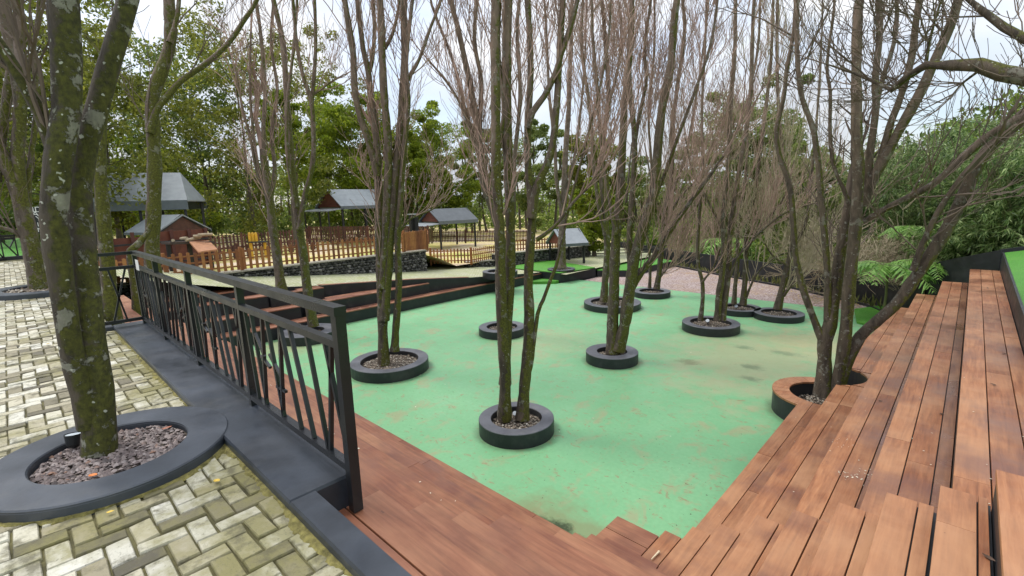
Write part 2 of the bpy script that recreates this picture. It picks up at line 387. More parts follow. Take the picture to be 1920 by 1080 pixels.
STONE = m_island('gabion_stone', [(0, (.035, .035, .033)), (.4, (.085, .085, .08)), (.8, (.17, .165, .155)), (1, (.29, .28, .26))], .85, 14, .4, (.05, .05, .04), .4)
ROOF = m_plain('grey_roof_sheet', (.25, .275, .29), .55, .18, 2.5, .1)
ROOFD = m_plain('dark_roof_sheet', (.075, .085, .092), .55, .25, 2.5, .1)
FASC = m_plain('blue_grey_fascia', (.115, .135, .145), .5, .15)
BRNW = m_plain('brown_panel', (.085, .034, .02), .65, .4, 4)
REDW = m_plain('red_brown_panel', (.125, .036, .02), .6, .35, 4)
TURF = m_turf()
SAND = m_plain('sandy_yard', (.42, .34, .20), .9, .3, 1.2, .2)
# ------------------------------------------------------------------ the ground, floors and paving
def sheet(name, x0, x1, y0, y1, zf, m, nx=2, ny=2, kind='structure'):
    xs = np.linspace(x0, x1, nx); ys = np.linspace(y0, y1, ny); mb = MB()
    V = [(x, y, zf(x, y)) for y in ys for x in xs]
    F = [(j * nx + i, j * nx + i + 1, (j + 1) * nx + i + 1, (j + 1) * nx + i) for j in range(ny - 1) for i in range(nx - 1)]
    mb.raw(V, F); return tag(mb.build(name, m), kind=kind)
GRD = m_plain('forest_soil', (.075, .075, .035), .95, .5, .5, .4)
LAWN = m_plain('lawn_grass', (.085, .17, .03), .9, .45, 3, .5)
sheet('ground', -400, 400, -400, 400, lambda x, y: -.12, GRD)
sheet('green_floor', -13.70, -1.3, 2.9, 17.45, lambda x, y: 0, G_)
def m_gravel():
    m, t, p = mat('pink_gravel'); b = NB(t); v = b.coord()
    vo = b.n('ShaderNodeTexVoronoi', Scale=22.); b.l(v, vo.inputs['Vector'])
    hs = b.n('ShaderNodeSeparateColor'); b.l(vo.outputs['Color'], hs.inputs[0])
    base = b.ramp(hs.outputs[0], [(0, (.17, .11, .10)), (.4, (.33, .24, .22)), (.75, (.44, .35, .32)), (1, (.56, .50, .47))])
    base = b.mix(b.ramp(b.noise(v, .8, 5), [(.45, 0.), (.7, .5)]), base, (.34, .22, .12))
    b.l(base, p.inputs['Base Color']); p.inputs['Roughness'].default_value = .9
    b.bump(vo.outputs['Distance'], p, .8, .03); return m
GRAV = m_gravel()
mb = MB(); mb.add([(-12.3, 17.46, 0), (-1.1, 17.46, 0), (-.9, 17.9, 0), (-2.05, 18.9, 0), (-4.5, 20.75, 0), (-7.9, 22.5, 0), (-12.3, 25, 0)], [tuple(range(7))])
tag(mb.build('gravel_ground', GRAV), kind='structure')
# plateau of pavers behind the kerb: a joint bed with real blocks near the viewpoint
PZ = 2.43
mb = MB(); mb.add([(-40, -25, PZ - .012), (6, -25, PZ - .012), (6, .6, PZ - .012), (-16.9, .6, PZ - .012), (-40, .6, PZ - .012)], [tuple(range(5))])
tag(mb.build('paver_bed', JOINT), kind='structure')
def herring(x0, x1, y0, y1, a, skip, zj=.004, bev=.006):
    mb = MB(); g = .0042; n = int((x1 - x0) / a) + 6; m_ = int((y1 - y0) / a) + 6
    # 2:1 herringbone: cell pattern of period 4
    for j in range(-2, m_):
        for i in range(-2, n):
            k = (i + j) % 4
            if k == 0: w_, h_ = 2, 1
            elif k == 2: w_, h_ = 1, 2; 
            else: continue
            X0 = x0 + i * a; Y0 = y0 + j * a
            if k == 2: X0 += 0; 
            X1 = X0 + w_ * a; Y1 = Y0 + h_ * a
            cx, cy = (X0 + X1) / 2, (Y0 + Y1) / 2
            if not (x0 <= cx <= x1 and y0 <= cy <= y1) or skip(cx, cy): continue
            dz = random.uniform(-zj, zj); t = random.uniform(-.0025, .0025); t2 = random.uniform(-.0025, .0025)
            z1 = [PZ + dz + t + t2, PZ + dz - t + t2, PZ + dz - t - t2, PZ + dz + t - t2]
            q_ = [(X0 + g, Y0 + g), (X1 - g, Y0 + g), (X1 - g, Y1 - g), (X0 + g, Y1 - g)]; rr = random.gauss(0, .018); ox, oy = random.gauss(0, .0013), random.gauss(0, .0013)
            q_ = [(cx + ox + (x - cx) * math.cos(rr) - (y - cy) * math.sin(rr), cy + oy + (x - cx) * math.sin(rr) + (y - cy) * math.cos(rr)) for x, y in q_]
            mb.prism(q_, PZ - .03, z1, bev)
    return mb
BIG = (-2.87, .20, .478, .295); R12 = (-10.15, .33, .72, .5)
def skip(x, y):
    if math.hypot(x - BIG[0], y - BIG[1]) < BIG[2] - .09: return True
    if math.hypot(x - R12[0], y - R12[1]) < R12[2] - .09: return True
    return False
hb = herring(-6.1, -.35, -3.6, .64, .0765, skip)
tag(hb.build('paver_paving', PAV), kind='structure')
hb = herring(-17.5, -6.1, -6.5, .58, .0765 * 1.0, lambda x, y: skip(x, y), .003, .006)
tag(hb.build('paver_terrace', PAV), kind='structure')
def fringe(mb, pts, w0, w1, rg):
    V = []; F = []; k = w0; n = 0
    for i, (p, q) in enumerate(pts):
        p = np.array(p); q = np.array(q); k = float(np.clip(k + rg.normal(0, (w1 - w0) * .14) + ((w0 + w1) * .4 - k) * .06, .001, w1)); V += [(*(p - q * .02), PZ + .010), (*(p + q * k * .5), PZ + .008 + rg.uniform(-.001, .002)), (*(p + q * k), PZ - .004)]
        if i: a = 3 * (i - 1); F += [(a, a + 1, a + 4, a + 3), (a + 1, a + 2, a + 5, a + 4)]
    mb.raw(V, F)
rgf = np.random.default_rng(12); mb = MB()
fringe(mb, [((x, .597), (0, -1)) for x in np.arange(-6.0, -.3, .012)], .002, .042, rgf)
fringe(mb, [((BIG[0] + BIG[2] * math.cos(a), BIG[1] + BIG[2] * math.sin(a)), (math.cos(a), math.sin(a))) for a in np.arange(-3.3, 1.05, .025)], .001, .032, rgf)
tag(mb.build('moss_fringe', m_plain('moss', (.19, .165, .05), .95, .75, 22, .8)), 'yellow green moss and dirt caught along the kerb slab and the big ring planter', 'moss', kind='stuff')
# far ramp of pavers behind the left bleacher, sloping down to the right
def m_farpave():
    m, t, p = mat('far_pavers'); b = NB(t); v = b.coord((1, 1, 0))
    br = b.n('ShaderNodeTexBrick', Scale=2.5); b.l(v, br.inputs['Vector'])
    br.inputs['Color1'].default_value = (.50, .49, .36, 1); br.inputs['Color2'].default_value = (.36, .37, .22, 1); br.inputs['Mortar'].default_value = (.18, .19, .08, 1)
    br.inputs['Mortar Size'].default_value = .03
    base = b.mix(b.ramp(b.noise(v, 1.1, 6, .65), [(.45, 0.), (.65, .7)]), br.outputs['Color'], (.30, .33, .13))
    b.l(base, p.inputs['Base Color']); p.inputs['Roughness'].default_value = .8
    b.bump(br.outputs['Fac'], p, -.3, .02); return m
FARPAV = m_farpave()
def zramp(x, y):
    if y <= 0.6: return PZ - .02
    z = np.interp(y, [.6, 2.6, 4.7, 6.8, 9.8, 12.4, 16, 22], [PZ - .02, 1.9, 1.46, 1.22, .92, .68, .45, .40])
    ze = np.interp(y, [.6, 2.6, 4.7, 6.8, 9.8, 12.4, 16, 22], [PZ - .02, 1.75, 1.26, 1.06, .90, .66, .40, .40])
    f = np.clip((x + 16.9) / 1.9, 0, 1)
    return float(z * (1 - f) + ze * f)
def edgeX(y): return float(np.interp(y, [0, 4.4, 6.8, 9.8, 12.4, 16.2], [-15.1, -15.1, -15.0, -14.3, -13.95, -13.72]))
mb = MB(); ys = np.linspace(.6, 16.3, 45); V = []; F = []
for y in ys:
    xs = np.linspace(-17.6 if y < 12.6 else -21, edgeX(y) - .002, 8)
    V += [(x, y, zramp(x, y)) for x in xs]
for j in range(len(ys) - 1):
    for i in range(7): F.append((j * 8 + i, j * 8 + i + 1, (j + 1) * 8 + i + 1, (j + 1) * 8 + i))
mb.raw(V, F); tag(mb.build('paver_ramp', FARPAV), kind='structure')
mb = MB(); mb.raw([(-24, 16.3, .42), (-12.4, 16.3, .40), (-12.4, 30, .42), (-24, 30, .42)], [(0, 1, 2, 3)])
tag(mb.build('far_path', FARPAV), kind='structure')
# fenced yards: sandy and grassy ground beyond the gabion walls
def m_yard():
    m, t, p = mat('yard_ground'); b = NB(t); v = b.coord()
    base = b.ramp(b.noise(v, .35, 5, .6), [(.38, (.80, .63, .48)), (.50, (.70, .57, .24)), (.60, (.60, .55, .15)), (.72, (.22, .33, .05))])
    base = b.mix(b.ramp(b.noise(v, 9, 5), [(.4, .3), (.7, 0.)]), base, (.13, .12, .05))
    b.l(base, p.inputs['Base Color']); p.inputs['Roughness'].default_value = .95; b.bump(b.noise(v, 25, 5), p, .5, .05); return m
YARD = m_yard()
def zyard(x, y):
    a = 1.5 + max(0, -x - 28) * .01
    c = .72 + max(0, -x - 20) * .012
    f = np.clip((y - 12.5) / 1.2, 0, 1); return float(a * (1 - f) + c * f)
sheet('yard_ground', -120, -16.95, 1.0, 60, zyard, YARD, 60, 60)
sheet('grass_yard', -120, -24, -40, 1.0, lambda x, y: 2.36 - .02 * (1 + y / 40) , LAWN, 10, 10)
# turf bank on the right
def zturf(x, y): return 2.07 + max(0, (x - .56)) * .22 + max(0, y - 9) * .012
sheet('turf_bank', .585, 30, -20, 15.2, zturf, TURF, 30, 30)
def zslope(x, y): return float(np.clip(.9 + (x + .5) * .35, -.12, 7) + max(0, y - 20) * .04)
sheet('wooded_slope', .0, 80, 16.0, 90, zslope, GRD, 30, 30)
# ------------------------------------------------------------------ timber bleacher on the right
RH = .36; BT = .03; BW = .1755; G0 = .0036
def boards(mb, axis, edge, width, sgn, a0, a1, z, hole=None, maxlen=2.6, wave=None, bw=BW, rows=(0, 99)):
    """rows of planks: axis 'y' runs along Y from the riser edge at X=edge back by width (sgn +1 to +X)"""
    k = 0; off = 0.
    while off < width - .01:
        w_ = min(bw, width - off); lo, hi = off + G0, off + w_ - G0
        if not rows[0] <= k < rows[1]: off += w_; k += 1; continue
        p = a0 - random.uniform(0, maxlen * .7)
        while p < a1:
            q = p + maxlen * random.uniform(.75, 1.25); s0, s1 = max(p, a0) + .0015, min(q, a1) - .0015; p = q
            if s1 - s0 < .04: continue
            zz = z + random.uniform(-.0015, .0015)
            if axis == 'y' and hole is not None and s0 < hole[1] + hole[2] and s1 > hole[1] - hole[2]:
                strip_with_hole(mb, edge + sgn * lo, edge + sgn * hi, s0, s1, zz, hole)
            elif axis == 'y' and wave is not None and k == 0:
                n = max(2, int((s1 - s0) / .15)); yy = np.linspace(s0, s1, n + 1)
                vs = []; 
                for y in yy:
                    xa = edge + wave(y); xb = edge + hi
                    xa = min(xa, xb - .003)
                    vs += [(xa, y, zz - BT), (xb, y, zz - BT), (xb, y, zz), (xa, y, zz)]
                fs = [(3, 2, 1, 0), tuple(4 * n + i for i in (0, 1, 2, 3))]
                for i in range(n):
                    fs += [(4 * i + j, 4 * i + (j + 1) % 4, 4 * (i + 1) + (j + 1) % 4, 4 * (i + 1) + j) for j in range(4)]
                mb.add(vs, [tuple(reversed(f)) for f in fs])
            else:
                x0, x1 = sorted((edge + sgn * lo, edge + sgn * hi))
                if axis == 'y': mb.box(x0, x1, s0, s1, zz - BT, zz, .0025)
                else: mb.box(s0, s1, x0, x1, zz - BT, zz, .0025)
        off += w_; k += 1
def strip_with_hole(mb, xa, xb, s0, s1, z, hole):
    cx, cy, r = hole; x0, x1 = sorted((xa, xb))
    pieces = []
    ys = [y for y in np.linspace(s0, s1, max(4, int((s1 - s0) / .03)) + 1)]
    for lohi in (0, 1):
        run = []
        for y in ys:
            dy = y - cy; hw = math.sqrt(max(0, r * r - dy * dy)) if abs(dy) < r else -1
            if hw < 0: seg = (x0, x1) if lohi == 0 else None
            else:
                seg = (x0, min(x1, cx - hw)) if lohi == 0 else (max(x0, cx + hw), x1)
                if lohi == 1 and cx + hw <= x0: seg = None
                if lohi == 0 and cx + hw <= x0: seg = (x0, x1)
                if lohi == 1 and cx - hw >= x1: seg = None
                if seg is not None and seg[1] - seg[0] < .002: seg = None
            if seg is None:
                if len(run) > 1: pieces.append(run)
                run = []
            else: run.append((y, *seg))
        if len(run) > 1: pieces.append(run)
    for run in pieces:
        n = len(run) - 1; vs = []
        for y, a, c in run: vs += [(a, y, z - BT), (c, y, z - BT), (c, y, z), (a, y, z)]
        fs = [(0, 1, 2, 3), tuple(4 * n + i for i in (3, 2, 1, 0))]
        for i in range(n): fs += [(4 * i + j, 4 * (i + 1) + j, 4 * (i + 1) + (j + 1) % 4, 4 * i + (j + 1) % 4) for j in range(4)]
        mb.add(vs, fs)
HOLE = (-1.43, 8.80, .52); HOUT = .77
ST_END = 2.98 * 1.17                         # corner stair reaches this far along the right bleacher
XT = [.081 - .4385 * k for k in range(5)]   # front edges, top tier first
ZT = [1.80 - RH * k for k in range(5)]
YE = [14.75, 15.05, 15.1, 15.0, 15.6]
bl = thing('timber_bleacher', (-.8, 9, 0), 'long right hand bleacher of wide weathered timber tiers rising to the turf bank', 'bleacher')
for k in range(5):
    mb = MB(); back = XT[k - 1] if k else .565
    wv = (lambda y: float(np.interp(y, [3, 9.5, 12.0, 13.7, 15, 16], [0, .20, .19, .30, .43, .44]))) if k == 4 else None
    hole = HOLE if k >= 3 else None
    if k == 4:
        boards(mb, 'y', XT[k], .4385 + .009, 1, 3.3, 8.80 - .1, ZT[k], hole, wave=None)
        boards(mb, 'y', XT[k], .4385 - .004, 1, 9.0, YE[k], ZT[k], hole if False else (HOLE[0], HOLE[1], HOLE[2] + .0), wave=None) if False else None
        # beyond the round planter the lowest tier swings back in a gentle wave
        n = 40; ys = np.linspace(9.25, 15.6, n + 1)
        for (fa, fb) in ((0, .5), (.5, 1.)):
            seg0 = 0
            for cut in (14, 27, n):
                vs = []; 
                for i in range(seg0, cut + 1):
                    y = ys[i]; a = XT[4] + wv(y); c = XT[3] - .004
                    if (y - HOLE[1]) < HOLE[2]: a = max(a, min(HOLE[0] + math.sqrt(HOLE[2] ** 2 - (y - HOLE[1]) ** 2), c - .004))
                    xa = a + (c - a) * fa + .002; xb = a + (c - a) * fb - .002
                    vs += [(xa, y, ZT[4] - BT), (xb, y, ZT[4] - BT), (xb, y, ZT[4]), (xa, y, ZT[4])]
                m_ = cut - seg0; fs = [(0, 1, 2, 3), tuple(4 * m_ + i for i in (3, 2, 1, 0))]
                for i in range(m_): fs += [(4 * i + j, 4 * (i + 1) + j, 4 * (i + 1) + (j + 1) % 4, 4 * i + (j + 1) % 4) for j in range(4)]
                mb.add(vs, fs); seg0 = cut
    else:
        boards(mb, 'y', XT[k], back - XT[k] + (.009 if k else -.004), 1, 1.2, YE[k], ZT[k], hole, 4.2, rows=(0, 2))
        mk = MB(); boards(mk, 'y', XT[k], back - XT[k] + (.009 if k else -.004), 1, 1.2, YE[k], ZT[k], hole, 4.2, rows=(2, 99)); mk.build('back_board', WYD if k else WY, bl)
    mb.build('tread', WY, bl)
    # black riser body under each tier
    mb = MB(); zb = ZT[k] - BT - .001
    def wall(poly): mb.prism(poly, -.1, zb)
    x0 = XT[k] + .012; x1 = back + .004
    if k < 3: mb.box(x0, x1, 1.3, YE[k] - .012, -.1, zb)
    else:
        r = HOLE[2] + .004
        mb.box(x0, x1, 3.35, HOLE[1] - r, -.1, zb)
        yy = np.linspace(HOLE[1] - r, HOLE[1] + r, 25)
        for i in range(24):
            pa = []
            for y in (yy[i], yy[i + 1]):
                hw = math.sqrt(max(0, r * r - (y - HOLE[1]) ** 2)); pa.append(min(max(x0, HOLE[0] + hw), x1 - .001))
            mb.prism([(pa[0], yy[i]), (x1, yy[i]), (x1, yy[i + 1]), (pa[1], yy[i + 1])], -.1, zb)
            if k == 4:
                pb = []
                for y in (yy[i], yy[i + 1]):
                    hw = math.sqrt(max(0, r * r - (y - HOLE[1]) ** 2)); pb.append(max(x0, min(HOLE[0] - hw, x1)))
                if max(pb) > x0 + .002 and y < HOLE[1] - .1: mb.prism([(x0, yy[i]), (pb[0], yy[i]), (pb[1], yy[i + 1]), (x0, yy[i + 1])], -.1, zb)
        if k == 3: mb.box(x0, x1, HOLE[1] + r, YE[k] - .012, -.1, zb)
        else:
            for i in range(n):
                a = XT[4] + wv(ys[i]) + .012; c = XT[4] + wv(ys[i + 1]) + .012
                if ys[i] > HOLE[1] + r: mb.prism([(a, ys[i]), (XT[3] + .01, ys[i]), (XT[3] + .01, ys[i + 1]), (c, ys[i + 1])], -.1, zb)
    mb.build('riser', BLK, bl)
# retaining face between the top tier and the turf
mb = MB()
n = 10; yy = np.linspace(3.3, 15.2, n + 1)
for i in range(n):
    mb.prism([(.567, yy[i]), (.597, yy[i]), (.597, yy[i + 1]), (.567, yy[i + 1])], 1.6, [zturf(.58, yy[i]) + .012] * 2 + [zturf(.58, yy[i + 1]) + .012] * 2)
tag(mb.build('retaining_wall', BLK), 'thin black retaining wall holding the turf above the top timber tier', 'wall')
# ------------------------------------------------------------------ corner stair (half height steps), both legs
cs = thing('corner_stair', (-1.2, 1.5, 0), 'L shaped timber stair with half height steps wrapping the near corner', 'stair')
XS = [.222, .023, -.206, -.44, -.69, -.929, -1.174, -1.418, -1.67]     # risers of the right leg (n0 is the top one)
ZS = [2.16 - .18 * i for i in range(9)]
def YB(z): return {2.34: .985, 2.16: 1.222, 1.98: 1.470, 1.80: 1.764, 1.62: 1.99, 1.44: 2.248, 1.26: 2.48, 1.08: 2.74, .90: 2.978, .72: 3.243}[round(z, 2)]
XEND = -1.80
yend = [3.35, 3.36, 3.44, 3.45, 3.47, 3.52, 3.49, 3.56, 3.59]
for i in range(9):
    z = ZS[i]; mb = MB(); xb = XS[i - 1] if i else 2.0
    y0 = YB(z)                                # the mitre: the right leg starts where the near leg ends
    if i == 0: y0 = .2
    wdt = xb - XS[i] - .004
    boards(mb, 'y', XS[i], wdt, 1, (y0 - .243 if i else .2), yend[i], z, None, 9, bw=(.152 if i else .30))
    mb.build('tread', WY, cs)
    mb = MB(); mb.box(XS[i] + .010, xb + .006, y0 - .2, yend[i] - .010, -.1, z - BT - .001); mb.build('riser', BLK, cs)
zs = [2.34] + [round(z, 2) for z in ZS[0:]]
xl = [-1.80, -1.80, -1.80, -1.80, -1.80, -1.767, -1.823, -1.86, -1.88, -2.08]
for i, z in enumerate(zs):
    yf = YB(z); yb = YB(zs[i - 1]) if i else .704
    if i == len(zs) - 1: yf = 3.485
    xr = XS[i - 1] if i >= 1 else .9
    if i == len(zs) - 1: xr = XS[-1]
    mb = MB(); boards(mb, 'x', yf, yf - yb - .004, -1, xl[i], xr - .003, z, None, 9, bw=(.17 if i < 9 else .205)); mb.build('tread', WX, cs)
    mb = MB(); mb.box(xl[i] + .010, xr + .0, yb - .006, yf - .010, -.1, z - BT - .001); mb.build('riser', BLK, cs)
# ------------------------------------------------------------------ near bleacher below the railing
nb = thing('near_bleacher', (-7, 2.2, 0), 'reddish timber tiers stepping down below the black railing', 'bleacher')
YT = [1.128, 1.571, 2.009, 2.475, 2.949, 3.386]; ZN = [2.16, 1.80, 1.44, 1.08, .72, .36]
for k in range(6):
    yb = YT[k - 1] if k else .862
    mb = MB(); boards(mb, 'x', YT[k], YT[k] - yb - .004, -1, -13.3, -1.805 - .0 * k, ZN[k], None, 2.4); mb.build('tread', WX, nb)
    mb = MB(); mb.box(-13.3, -1.81, yb - .005, YT[k] - .010, -.1, ZN[k] - BT - .001); mb.build('riser', BLK, nb)
# lower piece of the near tiers beside the stair end
# ------------------------------------------------------------------ left bleacher
lb = thing('left_bleacher', (-14.3, 10, 0), 'far left black faced bleacher with brown timber treads along the paved ramp', 'bleacher')
def tier(x0, x1, y0, y1, z, m=WY, full=True):
    mb = MB(); boards(mb, 'y', x1, x1 - x0 - .003, -1, y0, y1, z, None, 3.); mb.build('tread', m, lb)
    mb = MB(); mb.box(x0 - .004, x1 - .012, y0, y1 - .012, -.1, z - BT - .001); mb.build('riser', BLK, lb)
WC = m_wood('rose_brown_board', 'y', (.12, .045, .028), (.24, .10, .065), (.36, .18, .12), .45)
tier(-14.15, -13.70, 5.9, 16.22, .36, WC); tier(-14.75, -14.10, 5.9, 10.35, .72, WC)
# back wall of the bleacher under the ramp edge
mb = MB(); n = 30; yy = np.linspace(4.4, 16.25, n + 1)
for i in range(n):
    a, c = edgeX(yy[i]), edgeX(yy[i + 1])
    mb.prism([(a - .05, yy[i]), (a, yy[i]), (c, yy[i + 1]), (c - .05, yy[i + 1])], -.1, [zramp(a, yy[i]) + .006] * 2 + [zramp(c, yy[i + 1]) + .006] * 2)
mb.build('back_riser', BLK, lb)
mb = MB(); yy = np.linspace(6.7, 12.2, 23)
for i in range(22):
    a, c = edgeX(yy[i]) - .052, edgeX(yy[i + 1]) - .052; z0, z1 = zramp(a, yy[i]) + .02, zramp(c, yy[i + 1]) + .02
    mb.prism([(a - .16, yy[i]), (a, yy[i]), (c, yy[i + 1]), (c - .16, yy[i + 1])], [z0 - .04] * 2 + [z1 - .04] * 2, [z0] * 2 + [z1] * 2)
mb.build('coping', WC, lb)
# staggered tiers at the inner corner
tier(-14.10, -13.55, 3.38, 5.9, .36, WC); tier(-14.62, -14.05, 3.0, 5.65, .72, WC); tier(-15.15, -14.60, 2.4, 4.98, 1.08, WC)
tier(-15.7, -15.05, 1.6, 4.35, 1.27, WC)
# raised planter block on the tiers
pbk = thing('timber_planter_block', (-15.1, 5.8, .7), 'square black planter block with timber top built into the left tiers', 'planter')
mb = MB(); mb.box(-15.85, -14.52, 5.0, 6.6, -.1, 1.05); mb.build('box', BLK, pbk)
mb = MB()
for a in ((-15.86, -15.42), (-14.78, -14.51)): boards(mb, 'y', a[1], a[1] - a[0], -1, 4.99, 6.61, 1.082, None, 3)
boards(mb, 'x', 5.30, .31, -1, -15.42, -14.78, 1.082); boards(mb, 'x', 6.61, .70, -1, -15.42, -14.78, 1.082)
mb.build('top', WC, pbk)
# ------------------------------------------------------------------ kerb slab and railing
ks = thing('kerb_slab', (-4, .7, 2.4), 'wide slate painted kerb slab carrying the railing beside the pavers', 'kerb')
mb = MB(); mb.box(-6.15, -1.80, .597, .866, 1.2, 2.48, .012); mb.box(-1.80, 1.5, .597, .704, 1.2, 2.479, .012); mb.build('slab', KERB, ks)
mb = MB(); mb.box(-6.45, -6.10, .30, .597, 2.2, 2.475, .01); mb.build('return_kerb', KERB, ks)
rl = thing('railing', (-3.9, .83, 2.48), 'black steel railing with slanting bars on the kerb slab', 'railing')
RY = .838; RX0, RX1 = -5.98, -1.745; RT = 3.217
def rpart(name, a, b, w_, h_=None): MB_ = MB(); MB_.bar(a, b, w_, h_); return MB_.build(name, RAILM, rl)
rpart('top_rail', (RX0 - .02, RY, RT - .018), (RX1 + .022, RY, RT - .018), .05, .036)
rpart('middle_rail', (RX0, RY, RT - .155), (RX1 - .02, RY, RT - .155), .035, .03)
rpart('bottom_rail', (RX0, RY, 2.535), (RX1 - .02, RY, 2.535), .035, .03)
posts = [RX0]
for px in (322, 433): posts.append(on_plane_y if False else None)
posts = [RX0, -5.05, -3.99, -2.90]
for x in posts: rpart('post', (x, RY, 2.47), (x, RY, RT - .036), .036)
rpart('end_post', (RX1, RY, 2.345), (RX1, RY, RT - .036), .042)
bays = [(RX0, -5.05), (-5.05, -3.99), (-3.99, -2.90), (-2.90, RX1)]
pat = [(.05, .10), (.13, .20), (.27, .19), (.32, .40), (.47, .39), (.47, .58), (.57, .70), (.73, .82), (.93, .84), (.88, .99)]
zb0, zt0 = 2.55, RT - .17
for bi, (a, c) in enumerate(bays):
    for j, (t0, t1) in enumerate(pat):
        fx = (lambda t: a + (c - a) * t) if bi % 2 == 0 or bi == 3 else (lambda t: c - (c - a) * t)
        rpart('baluster', (fx(t0), RY, zt0), (fx(t1), RY, zb0), .017)
    for (t0, z0, t1, z1) in ((.155, .78, .245, .56), (.20, .55, .30, .47), (.355, .30, .455, .30), (.31, .62, .43, .42)):
        rpart('crossbar', (fx(t0), RY, zb0 + (zt0 - zb0) * z0), (fx(t1), RY, zb0 + (zt0 - zb0) * z1), .014)
# return of the railing toward the pavers
for nm, z in (('top_rail', RT - .018), ('middle_rail', RT - .155), ('bottom_rail', 2.535)): rpart(nm, (RX0, RY - .02, z), (RX0, .40, z), .035, .03)
for y0, y1 in ((.75, .6), (.62, .7), (.5, .44)): rpart('baluster', (RX0, y0, zt0), (RX0, y1, zb0), .016)
tg = MB(); tg.box(RX0 + .16, RX0 + .30, RY - .022, RY - .019, RT - .175, RT - .075)
tag(tg.build('paper_tag', m_plain('paper', (.7, .7, .68), .8, .05), origin=(RX0, RY, RT)), 'small white paper tag hung on the black railing near its far corner', 'tag')
# stair running down beyond the railing corner
sb = thing('side_stair', (-7, 1.2, 2.0), 'dark steps going down behind the railing corner under the mossy trees', 'stair')
for i in range(5):
    mb = MB(); mb.box(-6.5 - .34 * i - .36, -6.5 - .34 * i, -.2, .86, 1.2, 2.40 - .12 * (i + 1) , .01); mb.build('step', KERB if i % 2 else BLK, sb)
# ------------------------------------------------------------------ round planters
def pebbles(mb, cx, cy, r, z, n, s0, s1, rng=rng):
    base = np.array([(0, 0, 1), (1, 0, 0), (.3, .95, 0), (-.8, .6, 0), (-.8, -.6, 0), (.3, -.95, 0), (0, 0, -1)], float)
    fc = np.array([(0, 1, 2), (0, 2, 3), (0, 3, 4), (0, 4, 5), (0, 5, 1), (6, 2, 1), (6, 3, 2), (6, 4, 3), (6, 5, 4), (6, 1, 5)])
    Vs = []; Fs = []
    for i in range(n):
        a = rng.uniform(0, 2 * np.pi); q = r * math.sqrt(rng.uniform(0, 1)); s = rng.uniform(s0, s1)
        v = base * rng.uniform(.75, 1.25, (7, 3)) * np.array([1, rng.uniform(.6, 1), rng.uniform(.45, .8)]) * s
        t = rng.uniform(0, 6.28); c_, s_ = math.cos(t), math.sin(t)
        tl = rng.uniform(-.5, .5); v = v @ np.array([[c_, -s_, 0], [s_, c_, 0], [0, 0, 1]]).T
        v[:, 2] += v[:, 0] * tl
        v += (cx + q * math.cos(a), cy + q * math.sin(a), z + rng.uniform(0, s * .8)); Vs.append(v); Fs.append(fc + 7 * i)
    mb.raw(np.concatenate(Vs), np.concatenate(Fs)); return mb
SOIL = m_plain('planter_soil', (.07, .055, .04), .95, .5, 14, .5)
GRING = 'black round planters on the green floor'
def planter(cx, cy, ro, ri, z0, z1, label, n=260, ps=(.012, .026), group=None, peb=PEBL, top=RINGT, fill=.55):
    t = thing('round_planter', (cx, cy, z0), label, 'planter', group)
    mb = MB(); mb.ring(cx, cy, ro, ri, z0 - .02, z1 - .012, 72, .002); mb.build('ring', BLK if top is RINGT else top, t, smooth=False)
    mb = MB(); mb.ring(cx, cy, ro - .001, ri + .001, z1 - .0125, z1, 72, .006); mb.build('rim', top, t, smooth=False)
    zg = z0 + (z1 - z0) * fill
    mb = MB(); mb.disc(cx, cy, ri + .003, zg - .004); mb.build('soil', SOIL, t)
    mb = MB(); pebbles(mb, cx, cy, ri - .01, zg, n, *ps); g = mb.build('gravel', peb, t); g['kind'] = 'stuff'
    return t
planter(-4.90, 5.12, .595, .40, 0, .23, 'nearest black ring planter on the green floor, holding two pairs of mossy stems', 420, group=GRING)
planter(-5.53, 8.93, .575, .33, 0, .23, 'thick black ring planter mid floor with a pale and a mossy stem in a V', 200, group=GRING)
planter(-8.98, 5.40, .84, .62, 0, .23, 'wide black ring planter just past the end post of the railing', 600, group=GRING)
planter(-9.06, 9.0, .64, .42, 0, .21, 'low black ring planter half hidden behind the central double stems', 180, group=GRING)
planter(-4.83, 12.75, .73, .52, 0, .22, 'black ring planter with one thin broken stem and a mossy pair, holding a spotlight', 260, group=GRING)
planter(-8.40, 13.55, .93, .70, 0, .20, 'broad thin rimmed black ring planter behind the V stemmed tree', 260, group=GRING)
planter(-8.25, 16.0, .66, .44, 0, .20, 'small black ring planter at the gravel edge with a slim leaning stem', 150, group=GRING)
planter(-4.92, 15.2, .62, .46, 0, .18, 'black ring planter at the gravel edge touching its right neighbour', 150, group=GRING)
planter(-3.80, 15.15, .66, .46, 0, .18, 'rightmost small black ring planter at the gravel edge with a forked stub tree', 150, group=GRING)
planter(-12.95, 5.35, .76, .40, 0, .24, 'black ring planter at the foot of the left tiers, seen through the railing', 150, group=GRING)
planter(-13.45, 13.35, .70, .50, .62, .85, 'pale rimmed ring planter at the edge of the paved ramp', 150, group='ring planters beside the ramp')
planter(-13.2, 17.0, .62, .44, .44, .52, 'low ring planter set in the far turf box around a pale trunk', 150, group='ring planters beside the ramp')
planter(BIG[0], BIG[1], BIG[2], BIG[3], PZ, 2.486, 'large slate painted ring planter on the mossy pavers full of dark gravel', 1500, (.007, .016), peb=PEB, top=KERB, fill=.35)
planter(R12[0], R12[1], R12[2], R12[3], PZ, 2.50, 'flat black ring planter on the pavers at the far left edge', 300, group=None, top=KERB)
